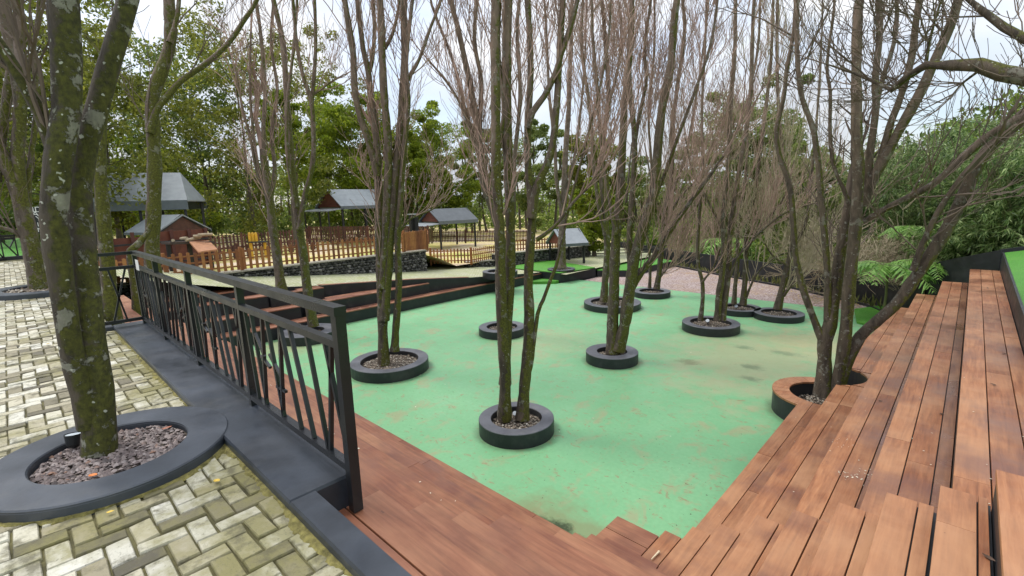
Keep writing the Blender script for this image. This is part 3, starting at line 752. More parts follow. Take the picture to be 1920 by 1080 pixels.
# timber topped round planter cut into the right bleacher
tp = thing('timber_ring_planter', (HOLE[0], HOLE[1], 0), 'round planter with radial timber rim biting into the lower right tiers', 'planter')
a0, a1 = R_(88), R_(262)
mb = MB(); mb.ring(HOLE[0], HOLE[1], HOUT - .01, HOLE[2] + .006, -.02, .325, 40, .004, a0, a1); mb.build('wall', BLK, tp)
mb = MB(); n = 13
for i in range(n):
    b0 = a0 + (a1 - a0) * i / n + .004; b1_ = a0 + (a1 - a0) * (i + 1) / n - .004; vs = []
    for q in range(5):
        t = b0 + (b1_ - b0) * q / 4
        for r, z in ((HOLE[2] - .004, .33), (HOUT, .33), (HOUT, .36), (HOLE[2] - .004, .36)): vs.append((HOLE[0] + r * math.cos(t), HOLE[1] + r * math.sin(t), z))
    fs = [(0, 1, 2, 3), (19, 18, 17, 16)]
    for q in range(4): fs += [(4 * q + j, 4 * (q + 1) + j, 4 * (q + 1) + (j + 1) % 4, 4 * q + (j + 1) % 4) for j in range(4)]
    mb.add(vs, [tuple(reversed(f)) for f in fs])
mb.build('rim', WY, tp)
mb = MB(); mb.disc(HOLE[0], HOLE[1], HOLE[2] + .004, .10); mb.build('soil', SOIL, tp)
mb = MB(); pebbles(mb, HOLE[0], HOLE[1], HOLE[2] - .02, .115, 500, .013, .026); g = mb.build('gravel', PEBL, tp); g['kind'] = 'stuff'
mb = MB(); mb.ring(HOLE[0], HOLE[1], HOLE[2] + .03, HOLE[2] - .001, -.02, .325, 40, .002, R_(-98), R_(88)); mb.build('inner_wall', BLK, tp)
# spotlights standing in planters
def spot(loc, aim, label, s=1.):
    t = thing('spotlight', loc, label, 'spotlight', 'garden spotlights in planters'); p = np.array(loc, float)
    a = np.array(aim, float); a /= np.linalg.norm(a); c = p + np.array([0, 0, .045 * s])
    mb = MB(); mb.tube([c - a * .035 * s, c - a * .02 * s, c + a * .025 * s, c + a * .03 * s], [.018 * s, .028 * s, .034 * s, .034 * s], 20); mb.tube([c - a * .036 * s, c - a * .035 * s], [.001, .018 * s], 20); hs_ = mb.build('housing', BLK, t)
    mb = MB(); mb.tube([c + a * .026 * s, c + a * .0262 * s], [.031 * s, .0005], 20); mb.build('lens', m_plain('lens_glass', (.62, .68, .72), .12, .1), hs_)
    mb = MB(); mb.tube([p - (0, 0, .03), c - a * .03 * s], [.007 * s] * 2, 8); mb.build('spike', BLK, t)
spot((-3.085, .075, 2.46), (-.1, .1, 1), 'small black spotlight with pale lens on the gravel beside the big near trunk')
spot((-5.05, 5.25, .14), (.35, -.5, .5), 'tiny spotlight between the paired stems of the nearest floor planter', 1.2)
spot((-4.95, 12.85, .13), (.1, -.6, .5), 'tiny spotlight in the planter with the broken thin stem', 1.6)
spot((-5.0, 15.2, .11), (.1, -.6, .4), 'tiny spotlight in the gravel edge planter that touches its neighbour', 1.6)
# ------------------------------------------------------------------ trees
def cat_rom(P, W, step):
    P = np.array(P); n = len(P)
    if n < 3:
        k = max(2, int(np.linalg.norm(P[-1] - P[0]) / step) + 1); t = np.linspace(0, 1, k)[:, None]
        return P[0] * (1 - t) + P[-1] * t, np.linspace(W[0], W[-1], k)
    E = np.vstack([2 * P[0] - P[1], P, 2 * P[-1] - P[-2]]); out = []; wo = []
    for i in range(n - 1):
        p0, p1, p2, p3 = E[i:i + 4]; k = max(1, int(np.linalg.norm(p2 - p1) / step))
        for q in range(k):
            t = q / k
            out.append(.5 * ((2 * p1) + (-p0 + p2) * t + (2 * p0 - 5 * p1 + 4 * p2 - p3) * t * t + (-p0 + 3 * p1 - 3 * p2 + p3) * t ** 3)); wo.append(W[i] * (1 - t) + W[i + 1] * t)
    out.append(P[-1]); wo.append(W[-1]); return np.array(out), np.array(wo)
UP = np.array([0, 0, 1.])
def nrm(v): return v / (np.linalg.norm(v) + 1e-9)
def grow(mb, p, d, Ln, r, lev, rg, up=.16, rmin=.0035, kids=(5, 4, 3), spread=(.35, .75)):
    n = 5 if lev < 2 else 4; pts = [p]; q = p.copy(); dd = d.copy()
    for i in range(n - 1):
        dd = nrm(dd + UP * up + rg.normal(0, .14, 3)); q = q + dd * Ln / (n - 1); pts.append(q)
    pts = np.array(pts); rad = np.linspace(r, max(r * .45, rmin), n)
    mb.tube(pts, rad, 4 if lev == 0 else 3)
    if lev >= len(kids): return
    for k in range(kids[lev]):
        f = rg.uniform(.25, 1.); i = min(n - 2, int(f * (n - 1))); u = f * (n - 1) - i
        b = pts[i] * (1 - u) + pts[i + 1] * u; t = nrm(pts[i + 1] - pts[i])
        side = nrm(np.cross(t, rg.normal(0, 1, 3))); a = rg.uniform(*spread)
        grow(mb, b, nrm(t * math.cos(a) + side * math.sin(a)), Ln * rg.uniform(.45, .7), max(rmin, r * .55), lev + 1, rg, up, rmin, kids, spread)
def tree(base, stems, label, name='bare_tree', bark=BARK, twig=TWIG, group='bare trees of the court', seed=1, nb=9, tl=1.25, ext=2.2, from_z=.35,
         kids=(4, 4), tr=.010, up=.16, sides=10, cat='tree', lump=.07, extra=None, spread=(.35, .75), tilt=.55, flare=1.25):
    rg = np.random.default_rng(seed); px = pxsize(base); t = thing(name, base, label, cat, group)
    mb = MB(); tw = MB()
    for si, (pl, w0, w1) in enumerate(stems):
        P = []
        dep = rg.uniform(-.04, .04)
        top = min(p[1] for p in pl); bot = max(p[1] for p in pl)
        for (x, y) in pl:
            v = on_plane(x, y, base); f = np.clip((bot - y) / 500., 0, 1) * dep; v = np.array([0, 0, H]) + (v - [0, 0, H]) * (1 + f); P.append(v)
        if pl[-1][1] <= 15 and ext > 0:
            d = nrm(nrm(P[-1] - P[-2]) + UP * .35); e = ext * rg.uniform(.7, 1.2)
            for q in (.5, 1.): P.append(P[len(pl) - 1] + d * e * q + rg.normal(0, .06, 3))
        n = len(P); W = np.linspace(w0, w1, len(pl)).tolist() + [w1 * .6, w1 * .25][: n - len(pl)]
        W = np.array(W) * px / 2
        pts, rad = cat_rom(P, W, .12 if px * w0 < .3 else .06)
        L0 = np.concatenate([[0], np.cumsum(np.linalg.norm(np.diff(pts, axis=0), axis=1))])
        rad = rad * (1 + lump * np.sin(L0 * 7 + si) * .6 + rg.normal(0, lump * .5, len(rad)))
        if si == 0 or pl[0][1] > bot - 1: rad[:3] *= [flare, 1 + (flare - 1) * .5, 1 + (flare - 1) * .2][: min(3, len(rad))]
        pts = pts + np.cumsum(rg.normal(0, .004, pts.shape), 0) * .5
        mb.tube(pts, rad, sides)
        # branches
        ztop = pts[-1][2]; cand = [i for i in range(1, len(pts) - 1) if pts[i][2] > base[2] + (ztop - base[2]) * from_z]
        if not cand: cand = list(range(1, len(pts) - 1))
        if nb and cand:
            for k in range(nb):
                i = cand[int(rg.uniform(0, 1) ** .8 * (len(cand) - 1))]; tg_ = nrm(pts[i + 1] - pts[i - 1])
                sd_ = nrm(np.cross(tg_, rg.normal(0, 1, 3))); a = rg.uniform(tilt * .6, tilt * 1.3)
                grow(tw, pts[i], nrm(tg_ * math.cos(a) + sd_ * math.sin(a)), tl * rg.uniform(.6, 1.25), min(rad[i] * .6, tr * rg.uniform(.8, 1.5)), 0, rg, up, .0033 * max(1, px / .01), kids, spread)
            grow(tw, pts[-1], nrm(pts[-1] - pts[-3]), tl, rad[-1], 0, rg, up, .0033, kids, spread)
    mb.build('trunk', bark, t, smooth=True)
    if nb: tw.build('crown', twig, t)
    return t
g3 = lambda x, y, z: at(x, y, z)
tree((-4.95, 5.15, .12), [
    ([(946, 786), (947, 700), (941, 600), (937, 500), (935, 430), (929, 330), (927, 200), (925, 100), (926, 0)], 24, 14),
    ([(947, 720), (952, 600), (956, 500), (957, 430), (953, 330), (951, 240), (950, 120), (952, 0)], 20, 16),
    ([(979, 785), (984, 720), (990, 650), (992, 590), (990, 520), (994, 450), (996, 390), (990, 310), (990, 240), (996, 130), (990, 0)], 24, 10),
    ([(995, 410), (1005, 355), (1025, 310), (1036, 270), (1043, 200), (1049, 100), (1056, 0)], 16, 11),
    ([(988, 240), (998, 210), (1020, 180), (1040, 140), (1052, 100), (1066, 60), (1080, 10)], 11, 9),
    ([(984, 740), (990, 705), (998, 670), (1007, 590), (1018, 562), (1030, 528), (1041, 500), (1052, 455), (1062, 400), (1080, 330), (1100, 250), (1130, 120), (1140, 0)], 9, 4),
    ([(1006, 450), (1040, 425), (1075, 380), (1110, 345), (1130, 300), (1150, 250)], 7, 3),
    ([(933, 280), (945, 215), (940, 150), (935, 90), (938, 0)], 9, 6),
], 'central bare tree of tall paired mossy stems in the nearest floor planter', seed=3, nb=12, tl=1.2, kids=(5, 3), up=.26, bark=BARK2)
tree((-8.95, 5.45, .12), [
    ([(720, 684), (718, 615), (715, 540), (712, 450), (711, 380), (708, 300)], 21, 15),
    ([(709, 330), (701, 300), (690, 262), (677, 222), (666, 172), (662, 100), (653, 45), (647, 0)], 13, 10),
    ([(709, 310), (703, 230), (694, 170), (691, 132), (682, 95), (675, 45), (670, 0)], 12, 8),
    ([(691, 135), (698, 105), (700, 50), (696, 0)], 8, 6),
    ([(718, 540), (724, 430), (729, 300), (725, 225), (719, 150), (715, 60), (712, 0)], 16, 12),
    ([(721, 90), (735, 65), (745, 25), (748, 0)], 7, 5),
    ([(720, 600), (727, 520), (733, 430), (742, 340), (750, 240), (754, 175), (757, 90), (755, 0)], 18, 12),
    ([(756, 165), (772, 135), (785, 112), (803, 60), (825, 0)], 8, 5),
    ([(740, 657), (745, 580), (748, 530), (746, 450), (750, 390), (757, 290), (765, 200), (762, 120), (770, 40), (775, 0)], 15, 6),
    ([(751, 432), (770, 410), (800, 398), (835, 380)], 5, 2),
], 'bare tree with curving mossy stems in the wide planter past the railing end', seed=5, nb=8, tl=1.2, kids=(5, 3), up=.24)
tree((-5.50, 8.95, .12), [
    ([(1149, 662), (1148, 610), (1150, 540), (1154, 450), (1160, 380), (1166, 290), (1170, 200), (1179, 110), (1185, 0)], 25, 9),
    ([(1158, 655), (1170, 610), (1176, 570), (1181, 530), (1189, 480), (1201, 440), (1215, 395), (1228, 345), (1232, 280), (1240, 200), (1255, 125), (1261, 50), (1267, 0)], 25, 11),
    ([(1180, 545), (1206, 507), (1233, 473), (1260, 427), (1290, 385), (1330, 330), (1356, 292)], 14, 5),
    ([(1183, 520), (1180, 450), (1185, 370), (1190, 300), (1189, 240), (1181, 140), (1186, 60), (1185, 0)], 12, 8),
    ([(1190, 270), (1200, 210), (1212, 150), (1208, 90), (1220, 0)], 7, 5),
    ([(1155, 440), (1140, 360), (1125, 250), (1118, 150), (1110, 60), (1108, 0)], 9, 5),
    ([(1215, 395), (1245, 330), (1270, 260), (1300, 180), (1330, 90), (1345, 0)], 8, 4),
], 'bare V stemmed tree in the thick ring planter mid floor', seed=9, nb=15, tl=1.4, kids=(6, 3), up=.28, bark=BARK2)
tree((-9.0, 9.0, .12), [
    ([(944, 606), (950, 560), (948, 480), (935, 430), (918, 380), (905, 340), (895, 240), (880, 150), (860, 60), (846, 0)], 17, 8),
    ([(940, 440), (912, 330), (900, 250), (903, 160), (890, 80), (893, 0)], 11, 6),
    ([(925, 400), (905, 300), (880, 235), (860, 190), (835, 150), (800, 110)], 9, 3),
    ([(946, 500), (962, 420), (965, 300), (975, 180), (970, 60), (974, 0)], 9, 6),
    ([(916, 370), (896, 290), (870, 200), (850, 120), (812, 20), (806, 0)], 8, 4),
], 'pale bare tree with a fan of thin stems behind the central tree', seed=11, nb=15, tl=1.4, kids=(6, 3), up=.28, bark=BARK3)
tree((-4.80, 12.7, .12), [
    ([(1313, 602), (1317, 563), (1316, 524), (1309, 500), (1308, 450), (1314, 360), (1317, 300), (1316, 200), (1322, 80), (1325, 0)], 9, 4),
    ([(1316, 530), (1338, 500), (1350, 470), (1370, 430)], 4, 2),
    ([(1346, 601), (1349, 555), (1354, 520), (1358, 470), (1358, 400), (1368, 300), (1372, 200), (1380, 100), (1382, 0)], 14, 6),
    ([(1354, 601), (1361, 550), (1366, 505), (1368, 450), (1378, 370), (1392, 290), (1408, 180), (1412, 60), (1415, 0)], 13, 6),
    ([(1367, 520), (1385, 480), (1420, 440), (1470, 400), (1530, 380)], 6, 2),
    ([(1360, 440), (1330, 380), (1300, 320), (1285, 250)], 6, 2),
], 'slender twiggy tree in the planter with the broken stub, mossy pair of stems', seed=13, nb=13, tl=1.5, kids=(5, 3), from_z=.18, tilt=.55, up=.30)
tree((-8.40, 13.55, .12), [
    ([(1132, 566), (1134, 530), (1138, 480), (1136, 420), (1128, 330), (1132, 250), (1140, 190), (1136, 100), (1128, 0)], 15, 7),
    ([(1136, 440), (1122, 380), (1112, 290), (1105, 200), (1090, 90), (1092, 0)], 9, 5),
    ([(1140, 200), (1158, 130), (1165, 60), (1160, 0)], 6, 4),
], 'bare mossy tree standing in the broad thin rimmed planter', seed=15, nb=22, tl=1.9, kids=(6, 3), up=.28, bark=BARK2)
tree((-8.25, 16.0, .10), [
    ([(1231, 542), (1236, 510), (1240, 470), (1243, 440), (1248, 390), (1260, 320), (1262, 240), (1275, 140), (1285, 60), (1282, 0)], 11, 6),
    ([(1218, 540), (1219, 500), (1217, 470), (1212, 420), (1222, 330), (1216, 220), (1226, 100), (1228, 0)], 6, 4),
    ([(1237, 520), (1250, 505), (1262, 490)], 4, 2),
    ([(1250, 380), (1280, 310), (1300, 220), (1318, 100), (1330, 0)], 6, 3),
    ([(1246, 420), (1275, 370), (1310, 330), (1340, 260)], 5, 2),
], 'slim leaning bare tree at the gravel edge left of the broken stem planter', seed=17, nb=20, tl=1.9, kids=(6, 3), up=.28)
tree((-4.9, 15.2, .10), [
    ([(1376, 570), (1379, 530), (1383, 490), (1384, 440), (1392, 380), (1400, 300), (1402, 200), (1420, 90), (1425, 0)], 9, 4),
    ([(1393, 572), (1397, 530), (1399, 490), (1402, 430), (1418, 350), (1430, 250), (1445, 120), (1450, 0)], 12, 5),
    ([(1398, 560), (1410, 530), (1425, 505), (1460, 480), (1500, 470)], 5, 2),
    ([(1400, 470), (1430, 420), (1470, 370), (1490, 300)], 6, 2),
], 'bushy brown twigged tree in the gravel edge planter touching its neighbour', seed=19, nb=15, tl=1.7, kids=(5, 3), twig=TWIGB, from_z=.14, tilt=.55, up=.30)
tree((-3.8, 15.15, .10), [
    ([(1458, 580), (1466, 545), (1474, 515), (1482, 480), (1488, 440), (1480, 380), (1470, 300), (1462, 200), (1460, 60), (1462, 0)], 15, 5),
    ([(1468, 555), (1480, 540), (1492, 528)], 7, 5),
    ([(1484, 470), (1510, 420), (1520, 350), (1530, 250), (1540, 100), (1542, 0)], 7, 3),
    ([(1478, 500), (1450, 480), (1430, 450), (1400, 430)], 5, 2),
], 'forked stub tree with dense brown twigs in the rightmost gravel edge planter', seed=21, nb=14, tl=1.7, kids=(5, 3), twig=TWIGB, from_z=.14, tilt=.55, up=.30)
tree((-1.45, 8.75, .10), [
    ([(1543, 742), (1546, 690), (1547, 640), (1556, 612), (1564, 560), (1572, 500), (1582, 440), (1592, 385)], 34, 20),
    ([(1546, 648), (1533, 618), (1516, 572), (1503, 530), (1491, 475), (1487, 410), (1480, 350), (1462, 295), (1455, 250), (1468, 190), (1475, 130), (1487, 70), (1492, 0)], 17, 7),
    ([(1566, 742), (1574, 700), (1582, 650), (1590, 560), (1596, 500), (1601, 450), (1606, 390), (1610, 325), (1607, 250), (1605, 150), (1607, 50), (1610, 0)], 28, 17),
    ([(1612, 380), (1624, 345), (1632, 280), (1642, 200), (1640, 150), (1650, 60), (1648, 0)], 16, 11),
    ([(1614, 385), (1632, 345), (1652, 308), (1686, 245), (1720, 185), (1745, 130), (1775, 65), (1797, 0)], 22, 15),
    ([(1646, 318), (1668, 240), (1690, 180), (1710, 110), (1720, 40), (1726, 0)], 14, 11),
    ([(1552, 600), (1552, 500), (1546, 425), (1541, 360), (1535, 300), (1524, 235), (1505, 185), (1497, 125), (1495, 50), (1497, 0)], 15, 8),
    ([(1600, 402), (1580, 350), (1562, 310), (1556, 240), (1558, 175), (1552, 125), (1562, 40), (1566, 0)], 9, 5),
    ([(1640, 205), (1660, 130), (1676, 80), (1682, 0)], 9, 7),
    ([(1572, 728), (1580, 700), (1592, 668), (1612, 630), (1640, 605), (1680, 570), (1706, 535), (1737, 488), (1768, 440), (1800, 380), (1826, 320), (1865, 265), (1920, 215), (1990, 160), (2060, 60), (2100, -60)], 25, 23),
    ([(1712, 508), (1732, 455), (1765, 390), (1808, 330)], 12, 10),
    ([(1618, 416), (1680, 380), (1748, 345), (1810, 290), (1862, 248), (1920, 220)], 11, 17),
], 'big many stemmed mossy tree rising from the timber rimmed planter, one stem leaning right', twig=TWIGD, seed=23, nb=6, tl=.95, kids=(5, 3), bark=BARK, group=None, sides=14, from_z=.45, tilt=.8, ext=1.5)
# limbs of a tree standing on the turf bank, its trunk just out of view
tree((1.6, 6.2, zturf(1.6, 6.2) - .05), [
    ([(2050, 480), (2045, 330), (2030, 215), (1985, 168), (1920, 146), (1880, 139), (1835, 123), (1780, 125), (1735, 124), (1700, 146), (1670, 170), (1652, 160), (1600, 138), (1545, 120)], 105, 8),
    ([(1735, 124), (1742, 80), (1752, 40), (1765, 0)], 14, 8),
    ([(1832, 135), (1806, 155), (1788, 176)], 12, 7),
    ([(2040, 260), (2000, 130), (1920, 68), (1885, 50), (1852, 26), (1820, 0)], 59, 21),
    ([(1720, 150), (1700, 165), (1680, 162), (1640, 155), (1620, 170)], 10, 5),
    ([(1850, 30), (1800, 32), (1780, 30)], 10, 5),
], 'mossy tree limb arching in from the turf bank at the upper right', twig=TWIGD, seed=25, nb=8, tl=.75, kids=(4, 3), bark=BARK2, group=None, from_z=.3, tilt=.9, ext=.8, sides=12, tr=.007)
# left side trees
tree((BIG[0] - .08, BIG[1] + .02, PZ), [
    ([(187, 848), (186, 790), (182, 730), (172, 640), (166, 560), (158, 480), (152, 420), (151, 350), (164, 270), (184, 210), (203, 140), (226, 60), (245, -10)], 70, 44),
    ([(168, 800), (157, 740), (140, 690), (128, 620), (117, 540), (108, 480), (102, 410), (112, 300), (126, 210), (125, 125), (120, 50), (117, -10)], 46, 58),
    ([(125, 310), (98, 275), (75, 215), (42, 150), (8, 100), (-40, 30)], 30, 26),
], 'big lichen spotted twin trunk tree in the large ring planter on the pavers', name='lichen_tree', bark=BIGB, twig=TWIGD, seed=31, nb=5, tl=.7, kids=(4, 3), from_z=.7, group=None, sides=24, lump=.05, ext=1.6, tr=.008, flare=1.12)
tree((-10.25, .33, PZ), [
    ([(80, 547), (68, 500), (56, 445), (46, 405), (30, 350), (8, 300), (-20, 240)], 42, 24),
    ([(50, 420), (44, 390), (36, 330), (32, 270), (36, 200), (25, 120), (10, 40), (4, -10)], 26, 24),
    ([(58, 450), (55, 400), (52, 330), (62, 250), (66, 180), (60, 90), (70, 0)], 13, 9),
    ([(48, 470), (40, 440), (15, 430), (-10, 425)], 12, 7),
    ([(-10, 340), (5, 250), (22, 140), (40, 50), (30, -10)], 20, 18),
], 'leaning pale trunked tree in the flat ring planter at the far left', twig=TWIGD, seed=33, nb=5, tl=1.2, kids=(4, 3), group='trees along the paved terrace', bark=BARK3)
tree((-7.3, .75, 2.0), [
    ([(214, 610), (206, 540), (200, 470), (194, 400), (190, 320), (192, 240), (205, 150), (215, 60), (230, 0)], 34, 20),
], 'dark mossy trunk behind the railing corner, half hidden by the big near tree', twig=TWIGD, seed=35, nb=6, tl=1.3, kids=(4, 3), group='trees along the paved terrace', bark=BARK2)
tree((-9.4, 1.9, 1.9), [
    ([(262, 600), (258, 560), (252, 520), (246, 470), (262, 455), (275, 438), (284, 420)], 22, 9),
], 'short mossy stem leaning right behind the railing corner', seed=36, nb=0, group='trees along the paved terrace', bark=BARK2)
tree((-11.2, 2.6, 1.9), [
    ([(287, 520), (286, 480), (289, 400), (291, 320), (289, 250), (288, 185), (306, 130), (320, 80), (318, 0)], 29, 22),
    ([(281, 250), (292, 210), (318, 175), (340, 150), (388, 116), (430, 75), (460, 32), (480, 0)], 13, 9),
    ([(318, 80), (330, 40), (336, 0)], 10, 8),
], 'mossy tree with one pale limb sweeping right, standing behind the railing', twig=TWIGD, seed=37, nb=6, tl=1.3, kids=(4, 3), group='trees along the paved terrace', bark=BARK2)
tree((-15.1, 5.7, 1.0), [
    ([(528, 545), (519, 480), (512, 430), (506, 380), (498, 330), (492, 280)], 20, 12),
    ([(508, 390), (500, 330), (495, 250), (499, 175), (492, 75), (482, 0)], 10, 6),
    ([(506, 380), (515, 320), (510, 250), (520, 170), (508, 80), (512, 0)], 9, 5),
    ([(504, 370), (482, 320), (470, 260), (455, 200), (440, 120)], 8, 3),
    ([(507, 385), (490, 330), (480, 290), (468, 180), (470, 60)], 7, 4),
], 'multi stemmed pale tree growing from the timber planter block', seed=39, nb=7, tl=1.7, kids=(4, 3), group='trees along the paved terrace', bark=BARK3)
tree((-12.95, 5.35, .14), [
    ([(588, 612), (578, 550), (570, 480), (562, 430), (556, 385), (547, 310), (541, 240), (535, 150), (527, 65), (512, 0)], 20, 9),
    ([(562, 430), (570, 370), (585, 310), (587, 240), (583, 190), (566, 135), (555, 75), (548, 0)], 11, 6),
    ([(584, 200), (588, 150), (592, 85), (590, 0)], 8, 6),
    ([(583, 180), (605, 165), (625, 150), (650, 137)], 5, 2),
    ([(556, 390), (540, 300), (538, 200), (548, 100), (555, 0)], 8, 5),
], 'tall thin forked tree in the planter at the foot of the left tiers', seed=41, nb=7, tl=1.5, kids=(4, 3), group='trees along the paved terrace', bark=BARK)
tree((-13.2, 17.0, .5), [
    ([(1053, 503), (1053, 460), (1054, 420), (1057, 360), (1060, 290), (1066, 200), (1070, 90), (1072, 0)], 17, 6),
    ([(1054, 400), (1044, 340), (1040, 270), (1030, 180), (1024, 60), (1020, 0)], 8, 4),
    ([(1057, 380), (1072, 320), (1085, 240), (1095, 140), (1100, 0)], 7, 3),
], 'pale trunked bare tree in the low ring of the far turf box', seed=43, nb=10, tl=2.2, kids=(4, 3), bark=BARK3)
# ------------------------------------------------------------------ leafy trees and woodland
def leaf_cloud(mb, C0, n, size, rg, aspect=.5, flat=.0):
    """n rhombic leaves per centre row (cx,cy,cz,rx,ry,rz)"""
    Vs = []
    tot = 0
    for (cx, cy, cz, rx, ry, rz) in C0:
        d = rg.normal(0, 1, (n, 3)); d /= np.linalg.norm(d, axis=1, keepdims=True); d *= rg.uniform(.2, 1, (n, 1)) ** .45
        P = d * [rx, ry, rz] + [cx, cy, cz]
        a = rg.normal(0, 1, (n, 3)); a[:, 2] -= .35; a /= np.linalg.norm(a, axis=1, keepdims=True)
        b = np.cross(a, rg.normal(0, 1, (n, 3)) + [0, 0, flat]); b /= np.linalg.norm(b, axis=1, keepdims=True) + 1e-9
        s = size * rg.uniform(.55, 1.3, (n, 1)); 
        Vs.append(np.stack([P - a * s, P - b * s * aspect, P + a * s, P + b * s * aspect], 1).reshape(-1, 3)); tot += n
    mb.raw(np.concatenate(Vs), np.arange(tot * 4).reshape(-1, 4))
LA = m_leaf('olive_leaf', [(0, (.10, .12, .02)), (.5, (.20, .225, .036)), (1, (.32, .33, .06))])
LB = m_leaf('yellow_green_leaf', [(0, (0.115, 0.172, 0.016)), (.5, (0.230, 0.310, 0.025)), (1, (0.380, 0.437, 0.046))])
LC = m_leaf('deep_green_leaf', [(0, (.065, .105, .025)), (.5, (.135, .195, .042)), (1, (.23, .29, .065))])
LE = m_leaf('pale_green_leaf', [(0, (.10, .15, .035)), (.5, (.21, .27, .07)), (1, (.33, .38, .12))])
LD = m_leaf('rusty_leaf', [(0, (0.108, 0.115, 0.027)), (.5, (0.209, 0.223, 0.041)), (1, (0.351, 0.284, 0.068))])
DTR = m_plain('forest_trunk', (.10, .085, .06), .9, .5, 3, .3)
def leafy(base, zt, rad, label, leafm, seed, n=26, per=260, size=.13, crown0=.35, group='leafy trees beyond the fences', name='leafy_tree', squash=1., trunkr=.11, lean=0, open_=1.):
    rg = np.random.default_rng(seed); base = np.array(base, float); h = zt - base[2]
    t = thing(name, base, label, 'tree', group); mb = MB(); cl = []
    top = base + [rg.uniform(-.3, .3), rg.uniform(-.3, .3), h * .86]
    pts, rr = cat_rom([base, base + (top - base) * .33 + rg.normal(0, .12, 3), base + (top - base) * .66 + rg.normal(0, .2, 3), top], [trunkr, trunkr * .75, trunkr * .45, trunkr * .12], .5)
    rr[0] *= 1.4; mb.tube(pts, rr, 8)
    for k in range(n):
        f = crown0 + (1 - crown0) * ((k + rg.uniform(0, 1)) / n); p = base + (top - base) * min(1, f * .85 + .05)
        prof = math.sin(math.pi * np.clip((f - crown0) / (1 - crown0) * .70 + .13, 0, 1)) ** .7
        a = k * 2.4 + rg.uniform(-.5, .5); q = rad * prof * rg.uniform(.35, 1.)
        e = np.array([base[0] + q * math.cos(a), base[1] + q * math.sin(a), base[2] + h * f * rg.uniform(.95, 1.0)])
        mid = (p + e) / 2 + [0, 0, .1 * h * .2]
        mb.tube(np.array([p, mid, e]), [trunkr * .32, trunkr * .2, trunkr * .06], 5)
        s = rad * rg.uniform(.22, .40) * open_; cl.append((*e, s, s, s * .75 * squash))
        for _ in range(2):
            o = rg.normal(0, 1, 3) * s * .9; s2 = s * .6; cl.append((*(e + o), s2, s2, s2 * .7))
    mb.build('trunk', DTR, t, smooth=True)
    lm = MB(); leaf_cloud(lm, cl, per, size, rg); lm.build('crown', leafm, t); return t
def lt(x, ytop, dist, zb, radpx, *a, **k):
    p = by_dist(x, ytop, dist); zt = p[2]; b = (p[0], p[1], zb); return leafy(b, zt, radpx * dist / FPX, *a, **k)
lt(640, 195, 40, 1.6, 85, 'bright yellow green round crowned tree right behind the middle hut', LB, 101, n=34, per=420, size=0.115, crown0=.22)
lt(735, 235, 43, 1.4, 60, 'mid green tree between the middle hut and the round crowned tree with rust tints', LD, 102, n=22, per=357, size=0.122, crown0=.2)
lt(815, 222, 39, .9, 62, 'tall rusty green round tree above the small dark roofed hut', LB, 103, n=34, per=461, size=0.094, crown0=.16)
lt(522, 150, 27, 1.5, 48, 'light green leafy sapling crown behind the pale multi stemmed tree', LB, 104, n=16, per=219, size=0.079, crown0=.5)
lt(575, 60, 46, 1.6, 75, 'tall thin topped tree rising above the middle hut', LA, 105, n=14, per=142, size=0.122, crown0=.25, open_=.9)
lt(430, 40, 33, 1.6, 105, 'dark tall tree behind the picket yard, left of the middle hut', LA, 106, n=26, per=194, size=0.101, crown0=.12)
lt(345, 90, 38, 1.7, 95, 'olive crowned tree right behind the grey shelter end', LC, 107, n=23, per=219, size=0.108, crown0=.2)
lt(250, 60, 42, 1.9, 85, 'bluish green tall tree rising behind the grey shelter', LC, 108, n=17, per=155, size=0.115, crown0=.35)
lt(275, 275, 36, 1.8, 80, 'bright low tree peeking over the grey shelter roof', LB, 109, n=20, per=219, size=0.101, crown0=.2)
lt(150, 20, 30, 2.2, 110, 'dense olive tree behind the big near trunk', LA, 110, n=23, per=194, size=0.101, crown0=.2)
lt(45, -20, 26, 2.3, 120, 'shadowy green tree at the far left beyond the lawn', LA, 111, n=26, per=219, size=0.094, crown0=.12)
lt(-90, 40, 30, 2.3, 120, 'leafy tree beyond the lawn just outside the left edge', LC, 112, n=18, per=168, size=0.101, crown0=.12)
lt(905, 235, 44, .8, 45, 'narrow green tree behind the small dark roofed hut on its right', LE, 113, n=16, per=294, size=0.115, crown0=.3)
lt(1000, 240, 42, .6, 55, 'pale green tree seen between the central paired stems', LE, 114, n=20, per=273, size=0.115, crown0=.25)
lt(1105, 255, 37, .3, 55, 'brownish green tree behind the small red gabled hut', LA, 115, n=20, per=315, size=0.108, crown0=.2)
lt(1115, 330, 27, .3, 36, 'small bushy bright tree right of the red gabled hut', LB, 116, n=18, per=357, size=0.079, crown0=.15)
lt(1390, 175, 30, -.1, 75, 'vine covered bushy tree behind the twiggy gravel edge trees', LE, 117, n=34, per=357, size=0.079, crown0=.1)
lt(1455, 230, 33, -.1, 60, 'dull green tree right of the vine covered tree', LE, 118, n=24, per=315, size=0.086, crown0=.1)
lt(1270, 335, 40, -.1, 60, 'low green tree across the gravel beyond the black wall', LE, 119, n=24, per=315, size=0.108, crown0=.05)
lt(1195, 320, 44, -.1, 70, 'pale hazy tree behind the V stemmed tree, beyond the black wall', LE, 120, n=24, per=315, size=0.115, crown0=.05)
lt(1530, 300, 26, 0, 62, 'brown green thicket tree behind the big mossy right tree', LE, 121, n=26, per=336, size=0.072, crown0=.08)
